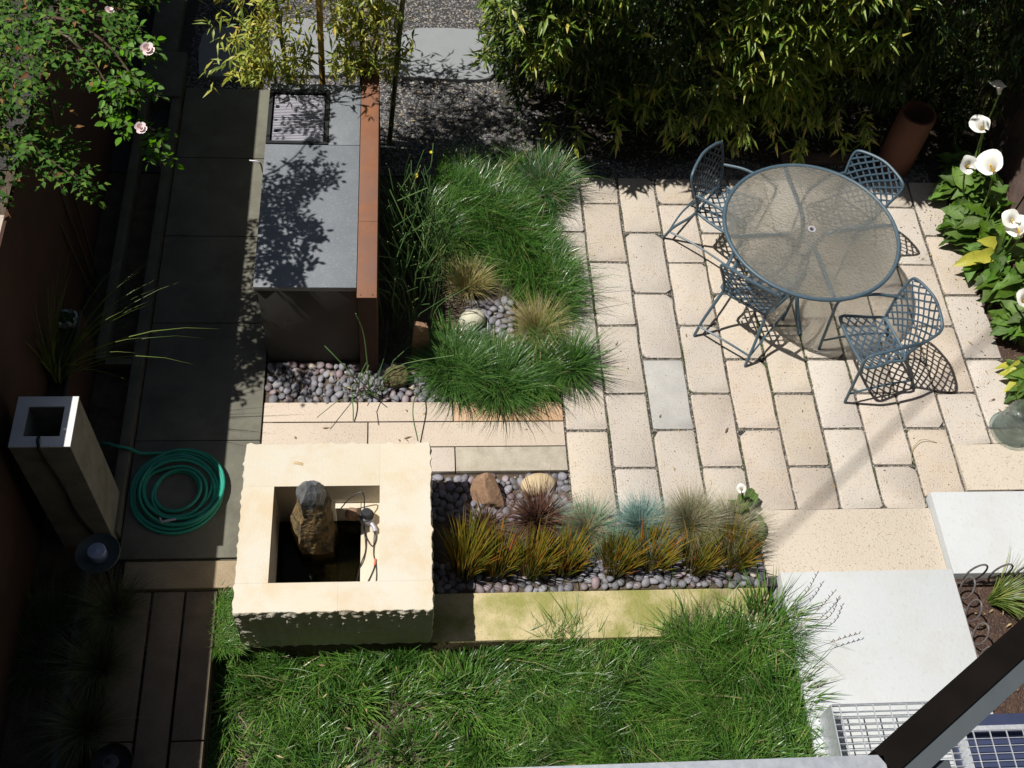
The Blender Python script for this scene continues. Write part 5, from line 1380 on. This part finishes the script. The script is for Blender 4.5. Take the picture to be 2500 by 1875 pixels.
# drooping sprays at the lower edge, in the same sunlit colour
r = np.random.default_rng(207)
for i in range(26):
    x = r.uniform(0.05, 2.7); y = 0.50 + r.uniform(-0.1, 0.15); z = r.uniform(0.42, 0.75)
    n = 9
    tw = np.stack([x + np.linspace(0, r.normal(0.02, 0.06), n), y - np.linspace(0, 0.12, n), z - np.linspace(0, 0.22, n) ** 1.1], -1)
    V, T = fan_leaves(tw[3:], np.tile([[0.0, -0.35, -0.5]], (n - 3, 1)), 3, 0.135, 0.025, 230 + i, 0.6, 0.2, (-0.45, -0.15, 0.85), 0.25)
    o = obj_me('leaf_spray', np_mesh('leaf_spray', V - np.array([1.6, 1.3, 0]), [T], M['bamboo_lit']), bh); o['kind'] = 'stuff'
for i in range(24):
    x, y = r.uniform(-0.1, 3.8), r.uniform(0.85, 1.9)
    b = MB(); b.tube([(x - 1.6, y - 1.3, -0.05), (x - 1.6 + r.normal(0, .05), y - 1.3 - 0.05, 1.4), (x - 1.6 + r.normal(0, .12), y - 1.3 - 0.15, 2.7)], 0.013, 6)
    b.build('culm', M['culm_dark'], bh)

gb = empty('golden_bamboo', (-1.75, 0.65, 0))
tag(gb, 'yellow green bamboo clump with golden canes behind the counter', 'bamboo')
culms = [(-1.80, 0.66, -1.745, 0.56, 0.025, 'culm'), (-1.262, 0.66, -1.12, 0.54, 0.021, 'culm_dark'), (-2.02, 0.68, -2.09, 0.52, 0.019, 'culm_dark'), (-1.50, 0.72, -1.44, 0.62, 0.014, 'culm_dark'), (-1.42, 0.66, -1.30, 0.6, 0.012, 'culm_dark'), (-2.12, 0.74, -2.24, 0.62, 0.013, 'culm_dark'), (-1.60, 0.78, -1.58, 0.7, 0.012, 'culm')]
for (x0, y0, x1, y1, rad, mk) in culms:
    b = MB()
    zs = [0.0]
    while zs[-1] < 2.4: zs.append(zs[-1] + 0.22)
    pts, rr = [], []
    for z in zs:
        t = z / 2.0
        for dz, k_ in ((-0.012, 1.0), (0.0, 1.22), (0.012, 1.0)):
            zz = max(z + dz, -0.05)
            pts.append((x0 + (x1 - x0) * t + 1.75, y0 + (y1 - y0) * t - 0.65, zz + (0.002 if dz == 0 else 0))); rr.append(rad * k_ * (1 - 0.12 * t))
    b.tube(pts, rr, 8)
    b.build('culm', M[mk], gb)
r = np.random.default_rng(301)
cl = [(-2.15, 0.50, 1.55, 0.16, 0.16, 0.28, 230), (-2.22, 0.42, 1.05, 0.15, 0.12, 0.22, 170), (-2.30, 0.36, 0.98, 0.06, 0.08, 0.12, 60), (-2.0, 0.44, 0.98, 0.16, 0.07, 0.08, 110), (-1.60, 0.46, 1.0, 0.17, 0.08, 0.08, 200), (-1.50, 0.62, 1.45, 0.18, 0.12, 0.22, 330), (-1.46, 0.60, 1.15, 0.16, 0.10, 0.14, 190), (-1.28, 0.62, 1.5, 0.08, 0.08, 0.2, 90), (-1.22, 0.60, 0.95, 0.05, 0.06, 0.05, 40), (-1.9, 0.6, 1.35, 0.1, 0.1, 0.25, 26), (-2.0, 0.5, 1.9, 0.22, 0.15, 0.2, 150), (-1.4, 0.6, 1.95, 0.25, 0.12, 0.15, 170)]
cl.append((-1.68, 1.52, 1.32, 0.22, 0.12, 0.15, 190))
cl += [(-1.95, 0.98, 2.35, 0.30, 0.16, 0.14, 420), (-1.55, 1.0, 2.4, 0.25, 0.16, 0.14, 200)]
P = np.concatenate([np.stack([r.normal(cx, sx, int(n * 0.50)), r.normal(cy, sy, int(n * 0.50)), r.normal(cz, sz, int(n * 0.50))], -1) for cx, cy, cz, sx, sy, sz, n in cl])
P = P[(P[:, 2] > 0.90) | (P[:, 1] > 0.42)]
P = P[~((P[:, 1] < 0.36) & (P[:, 2] < 1.12) & (P[:, 0] > -2.12))]
P = P[~((abs(P[:, 0] + 1.765) < 0.075) & (P[:, 1] < 0.62))]
V, T = fan_leaves(P, np.tile([[-0.15, -0.35, 0.0]], (len(P), 1)), 4, 0.108, 0.0205, 305, 0.8, 0.2)
o = obj_me('foliage', np_mesh('foliage', V - np.array([-1.75, 0.65, 0]), [T], M['bamboo_gold']), gb); o['kind'] = 'stuff'

# ------------------------------------------------------------------ climbing rose over the fence
BL = [(-3.309, -0.999, 2.55, 0.15), (-3.094, -1.012, 2.6, 0.15), (-2.908, -0.981, 2.55, 0.14), (-2.763, -0.894, 2.5, 0.116), (-2.689, -1.049, 2.45, 0.098), (-2.819, -1.152, 2.5, 0.126), (-2.999, -1.218, 2.55, 0.124), (-3.185, -1.358, 2.6, 0.133), (-2.762, -1.377, 2.45, 0.105), (-2.677, -1.301, 2.35, 0.089), (-2.885, -1.288, 2.4, 0.076), (-2.729, -1.452, 2.35, 0.075), (-2.689, -1.533, 2.3, 0.041), (-2.593, -1.449, 2.15, 0.042), (-2.556, -1.557, 2.1, 0.042), (-2.546, -1.606, 2.05, 0.031), (-3.255, -0.788, 2.7, 0.199), (-2.945, -0.64, 2.6, 0.207), (-2.741, -0.54, 2.5, 0.16), (-2.613, -0.491, 2.5, 0.107), (-2.75, -0.1, 2.5, 0.16), (-2.7, 0.18, 2.5, 0.1), (-3.6, -0.9, 2.2, 0.22), (-3.62, -1.3, 2.2, 0.2), (-3.6, -0.4, 2.2, 0.2), (-3.15, -1.78, 2.35, 0.045), (-3.318, -1.451, 2.45, 0.121), (-3.175, -1.356, 2.3, 0.095), (-3.383, -1.412, 2.1, 0.128), (-3.303, -1.507, 2.05, 0.123), (-3.205, -1.394, 2.05, 0.116), (-3.119, -1.527, 2.0, 0.093), (-3.017, -1.688, 2.0, 0.061), (-3.389, -1.749, 2.0, 0.081), (-2.974, -1.712, 1.95, 0.031), (-3.14, -1.637, 2.0, 0.056), (-3.59, -1.065, 2.4, 0.201), (-3.533, -1.514, 2.3, 0.196), (-3.526, -1.599, 2.1, 0.15)]
ro = empty('climbing_rose', (-3.45, -1.0, 0))
tag(ro, 'climbing rose with pink flowers hanging over the rusted fence', 'rose')
RO = np.array([-3.45, -1.0, 0])
leaf_me = []
for i in range(4):
    r = np.random.default_rng(400 + i)
    b = MB()
    wd = r.uniform(0.36, 0.46); cup = r.uniform(0.05, 0.14)
    row = [(0.0, 0.0), (0.22, 0.75), (0.5, 1.0), (0.78, 0.68), (1.0, 0.0)]
    vs = [(0, 0, 0)]
    for t, w_ in row[1:-1]:
        for s_ in (-1, 0, 1): vs.append((t, s_ * w_ * wd / 2 * 1.4, cup * abs(s_) * w_ - 0.12 * t * t))
    vs.append((1.0, 0, -0.14))
    b.add(vs, [(0, 2, 1), (0, 3, 2), (1, 2, 5, 4), (2, 3, 6, 5), (4, 5, 8, 7), (5, 6, 9, 8), (7, 8, 10), (8, 9, 10)])
    leaf_me.append(b.mesh('leaf', M['rose_leaf']))
r = np.random.default_rng(410)
LP, LD = [], []
stem_b = MB()
for (x, y, z, rad) in BL:
    cnt = int(16 + 950 * rad * rad * 6.0)
    for k_ in range(max(2, cnt // 5)):
        v = r.normal(0, 1, 3); v /= np.linalg.norm(v); q = np.array([x, y, z]) + v * rad * r.uniform(0.3, 1.05) * np.array([1, 1, 0.7])
        dd = v * np.array([1, 1, 0.4]) + np.array([0.35, -0.15, -0.25]) + r.normal(0, 0.3, 3); dd /= np.linalg.norm(dd)
        # a compound leaf: five leaflets on a stalk
        side = np.cross(dd, [0, 0, 1.0]); side /= np.linalg.norm(side) + 1e-6
        stem_b.tube([tuple(q - dd * 0.03 - RO), tuple(q + dd * 0.085 - RO)], 0.0018, 4, cap=False)
        for (t, s_) in ((0.09, 0), (0.055, 1), (0.055, -1), (0.015, 1), (0.015, -1)):
            LP.append(q + dd * t); LD.append(dd * (1.0 if s_ == 0 else 0.45) + side * s_ * 0.9 + r.normal(0, 0.12, 3))
LP, LD = np.array(LP), np.array(LD)
# camera distance order: nearest leaves are single parts, the rest one joined part
order = np.argsort(np.linalg.norm(LP - np.array([-1.19, -6.41, 7.02]), axis=1) - 1.2 * (LP[:, 0] + 3.45))
single, rest = order[:300], order[300:]
for i in single:
    o = obj_me('leaf', leaf_me[int(r.integers(4))], ro)
    d_ = Vector(LD[i]).normalized()
    z_ = (Vector((0, 0, 1)) + Vector(r.normal(0, 0.4, 3))).normalized()
    s_ = z_.cross(d_).normalized(); z_ = d_.cross(s_)
    k_ = r.uniform(0.040, 0.062)
    o.matrix_local = Matrix(((d_.x * k_, s_.x * k_, z_.x * k_, LP[i][0] - RO[0]), (d_.y * k_, s_.y * k_, z_.y * k_, LP[i][1] - RO[1]), (d_.z * k_, s_.z * k_, z_.z * k_, LP[i][2] - RO[2]), (0, 0, 0, 1)))
V, T = leaves(LP[rest], LD[rest], np.tile([[0, 0, 1.0]], (len(rest), 1)) + r.normal(0, 0.4, (len(rest), 3)), r.uniform(0.040, 0.062, len(rest)), r.uniform(0.024, 0.034, len(rest)), 5)
o = obj_me('foliage', np_mesh('foliage', V - RO, [T], M['rose_leaf_mass']), ro); o['kind'] = 'stuff'
for pts in ([(-3.45, -0.9, 0), (-3.42, -0.95, 1.6), (-3.2, -1.0, 2.5), (-2.9, -1.1, 2.55), (-2.70, -1.25, 2.4), (-2.62, -1.45, 2.25), (-2.55, -1.62, 2.0)],
            [(-3.45, -1.0, 0), (-3.45, -1.2, 1.7), (-3.35, -1.45, 2.15), (-3.2, -1.6, 2.1), (-3.0, -1.7, 2.0)],
            [(-3.45, -0.8, 0), (-3.40, -0.7, 1.7), (-3.2, -0.6, 2.6), (-2.9, -0.4, 2.6), (-2.7, -0.1, 2.5), (-2.65, 0.2, 2.45)],
            [(-3.2, -1.0, 2.5), (-3.0, -1.2, 2.6), (-2.85, -1.3, 2.45), (-2.73, -1.5, 2.3)]):
    MB().tube([tuple(np.array(p) - RO) for p in spline(pts, 6)], [0.012 * (1 - 0.75 * k_ / (6 * (len(pts) - 1))) for k_ in range(6 * (len(pts) - 1) + 1)], 6).build('stem', M['rose_stem'], ro)
o = stem_b.build('leaf_stalks', M['rose_stem'], ro); o['kind'] = 'stuff'
for (x, y, z, s_) in ((-2.600, -1.136, 2.47, 0.040), (-2.600, -1.638, 2.35, 0.034), (-2.555, -1.54, 2.12, 0.013), (-3.40, -1.90, 2.05, 0.026), (-2.80, -1.0, 2.62, 0.026), (-2.745, -1.40, 2.42, 0.018)):
    r = np.random.default_rng(int(abs(x * 1000)))
    b = MB()
    for ring, (cnt, rr, tilt) in enumerate(((6, 1.0, 0.25), (6, 0.75, 0.7), (5, 0.5, 1.1), (4, 0.3, 1.4))):
        for k_ in range(cnt):
            a = 2 * math.pi * (k_ + 0.5 * ring) / cnt + r.normal(0, 0.15)
            ca, sa = math.cos(a), math.sin(a)
            ct, st = math.cos(tilt), math.sin(tilt)
            def pp(u, v, w_): return (s_ * (ca * (u * ct) - sa * v), s_ * (sa * (u * ct) + ca * v), s_ * (u * st + w_))
            b.add([pp(0.05, 0, 0), pp(0.5 * rr, -0.5 * rr, 0.1), pp(0.6 * rr, 0, 0.0), pp(0.5 * rr, 0.5 * rr, 0.1), pp(rr, -0.32 * rr, 0.18), pp(1.05 * rr, 0.02, 0.2), pp(rr, 0.32 * rr, 0.18)],
                  [(0, 1, 2), (0, 2, 3), (1, 4, 5, 2), (2, 5, 6, 3)])
    o = b.build('rose_flower', M['pink'], ro)
    o.location = (x - RO[0], y - RO[1], z - RO[2]); o.rotation_euler = (r.normal(0.3, 0.3), r.normal(0.3, 0.3), 0)

# ------------------------------------------------------------------ calla lilies
def calla_leaf_mesh(seed):
    """arrow shaped leaf with wavy margin, along +x, unit length"""
    r = np.random.default_rng(seed)
    ph = r.uniform(0, 6, 2); wv = r.uniform(0.09, 0.18); drp = r.uniform(0.15, 0.4)
    st = [(-0.16, 0.24, 0.10), (0.0, 0.33, 0.0), (0.22, 0.34, 0), (0.45, 0.30, 0), (0.68, 0.20, 0), (0.86, 0.10, 0), (1.0, 0.012, 0)]
    vs, fs = [], []
    for i, (t, w_, gap) in enumerate(st):
        for j, s_ in enumerate((-1, -0.5, 0, 0.5, 1)):
            x = t if abs(s_) > 0 or i > 0 else 0.0
            z = 0.13 * abs(s_) ** 1.5 * w_ * 2 + wv * w_ * 2.2 * math.sin(t * 13 + ph[0] + (2 if s_ < 0 else 0)) * abs(s_) ** 2 - drp * max(t, 0) ** 2
            vs.append((x if not (i == 0 and abs(s_) < 0.4) else 0.0, s_ * w_ if i > 0 else s_ * w_ + 0.0, z))
    for i in range(len(st) - 1):
        for j in range(4):
            fs.append((i * 5 + j, (i + 1) * 5 + j, (i + 1) * 5 + j + 1, i * 5 + j + 1))
    b = MB(); b.add(vs, fs)
    return b
cal_me = [calla_leaf_mesh(500 + i).mesh('leaf', M['calla_leaf']) for i in range(5)]
cal_yel = [calla_leaf_mesh(520 + i).mesh('yellow_leaf', M['calla_yellow']) for i in range(2)]

def spathe_mesh(seed):
    """funnel flower that flares and curls to a tip on one side"""
    r = np.random.default_rng(seed)
    nseg, rows = 20, 8
    vs, fs = [], []
    for j in range(rows + 1):
        v = j / rows
        for k in range(nseg + 1):
            a = 2 * math.pi * (k / nseg) * 0.94 + 0.06 * math.pi
            lip = 0.5 - 0.5 * math.cos(a)            # 1 on the side away from the seam
            rad = 0.10 + 0.10 * v + 0.36 * v ** 3 * (0.65 + 0.55 * lip)
            z = 0.95 * v ** 0.9 * (0.55 + 0.42 * lip) - 0.20 * max(0, v - 0.75) * 4 * (0.5 + 0.3 * math.sin(3 * a + seed))
            if j == rows: rad *= 1 + 0.05 * math.sin(5 * a + seed); z += 0.03 * math.sin(4 * a + seed)
            vs.append((-rad * math.cos(a), rad * math.sin(a), z))
    for j in range(rows):
        for k in range(nseg):
            fs.append((j * (nseg + 1) + k, j * (nseg + 1) + k + 1, (j + 1) * (nseg + 1) + k + 1, (j + 1) * (nseg + 1) + k))
    b = MB(); b.add(vs, fs)
    return b

def calla(loc, nleaf, lsize, flowers, seed, label, zmax=0.34, spread=0.20, yellow=0, azc=math.pi, azs=1.6):
    r = np.random.default_rng(seed)
    t = empty('calla_lily', loc); tag(t, label, 'lily', 'calla lilies')
    stalks = MB()
    for i in range(nleaf):
        yl = i < yellow
        a = r.normal(azc, azs) if not yl else azc + r.normal(0, 0.4)
        q = r.uniform(0.15, 1.0) ** 0.6 * spread
        px, py = q * math.cos(a), q * math.sin(a)
        pz = zmax * (1.05 - 0.75 * q / spread) * r.uniform(0.7, 1.1) + 0.03
        stalks.tube(spline([(r.normal(0, 0.03), r.normal(0, 0.03), 0), (px * 0.35, py * 0.35, pz * 0.6), (px, py, pz)], 3), 0.0055, 5, cap=False)
        o = obj_me('yellow_leaf' if yl else 'leaf', cal_yel[i % 2] if yl else cal_me[int(r.integers(5))], t)
        if yl: o['label'] = 'yellowed leaf'
        o.location = (px, py, pz)
        k_ = lsize * r.uniform(0.65, 1.15)
        o.scale = (k_, k_ * r.uniform(0.8, 1.0), k_)
        o.rotation_euler = (r.normal(0, 0.35), r.normal(0.15, 0.3), a + r.normal(0, 0.8))
    for (fx, fy, fz, fs_, rx, ry, rz) in flowers:
        p = np.array([fx, fy, fz]) - np.array(loc)
        f = spathe_mesh(seed + int(fz * 100)).build('flower', M['petal'], t)
        f.location = tuple(p); f.scale = (fs_, fs_, fs_); f.rotation_euler = (rx, ry, rz)
        MB().tube([(0, 0, 0.1), (0.02, 0, 0.55)], [0.055, 0.035], 8).build('spadix', M['spadix'], f)
        stalks.tube(spline([(r.normal(0, 0.04), r.normal(0, 0.04), 0), (p[0] * 0.6, p[1] * 0.6, p[2] * 0.55), (p[0], p[1], p[2] + fs_ * 0.05)], 4), 0.008, 6, cap=False)
    stalks.build('stalks', M['calla_stalk'], t)
    return t
calla((3.66, 0.20, 0), 32, 0.20, [(3.555, 0.30, 1.0, 0.125, 0.3, 0.5, 2.6)], 601, 'calla lily with the topmost flower, standing in the hedge shadow', 0.38, 0.20)
calla((3.60, -0.02, 0), 36, 0.20, [(3.50, 0.17, 0.72, 0.145, -0.5, 0.2, 2.0), (3.327, -0.115, 0.60, 0.14, -0.55, -0.25, 2.6)], 602, 'calla lily with two flowers beside the terracotta pipe', 0.38, 0.22)
calla((3.62, -0.33, 0), 38, 0.21, [(3.53, -0.19, 0.62, 0.19, -0.6, 0.1, 1.6)], 603, 'calla lily with the widest open flower', 0.40, 0.25)
calla((3.66, -0.66, 0), 36, 0.21, [(3.535, -0.70, 0.60, 0.135, -0.5, 0.1, 2.4), (3.60, -0.80, 0.56, 0.16, -0.7, 0.1, 1.2)], 604, 'calla lily with a pair of overlapping flowers and yellowed leaves', 0.38, 0.23, yellow=3)
calla((3.68, -1.0, 0), 36, 0.19, [(3.46, -1.38, 0.49, 0.13, -0.3, -0.3, 2.0)], 605, 'leafy calla lily with one low flower at the middle of the bed edge', 0.36, 0.20)
calla((3.66, -1.36, 0), 22, 0.17, [], 606, 'flowerless calla lily with bare stalks in the middle of the bed', 0.32, 0.16, azs=1.0)
calla((3.60, -1.82, 0), 26, 0.18, [], 607, 'flowerless calla lily with bright yellow leaves behind the glass jar', 0.28, 0.18, yellow=4, azs=0.8)
calla((1.22, -2.885, -0.03), 7, 0.15, [(1.125, -2.82, 0.26, 0.058, -0.4, -0.3, 1.5)], 608, 'small calla lily with one flower at the corner of the front bed', 0.20, 0.09, azc=2.2, azs=1.2)
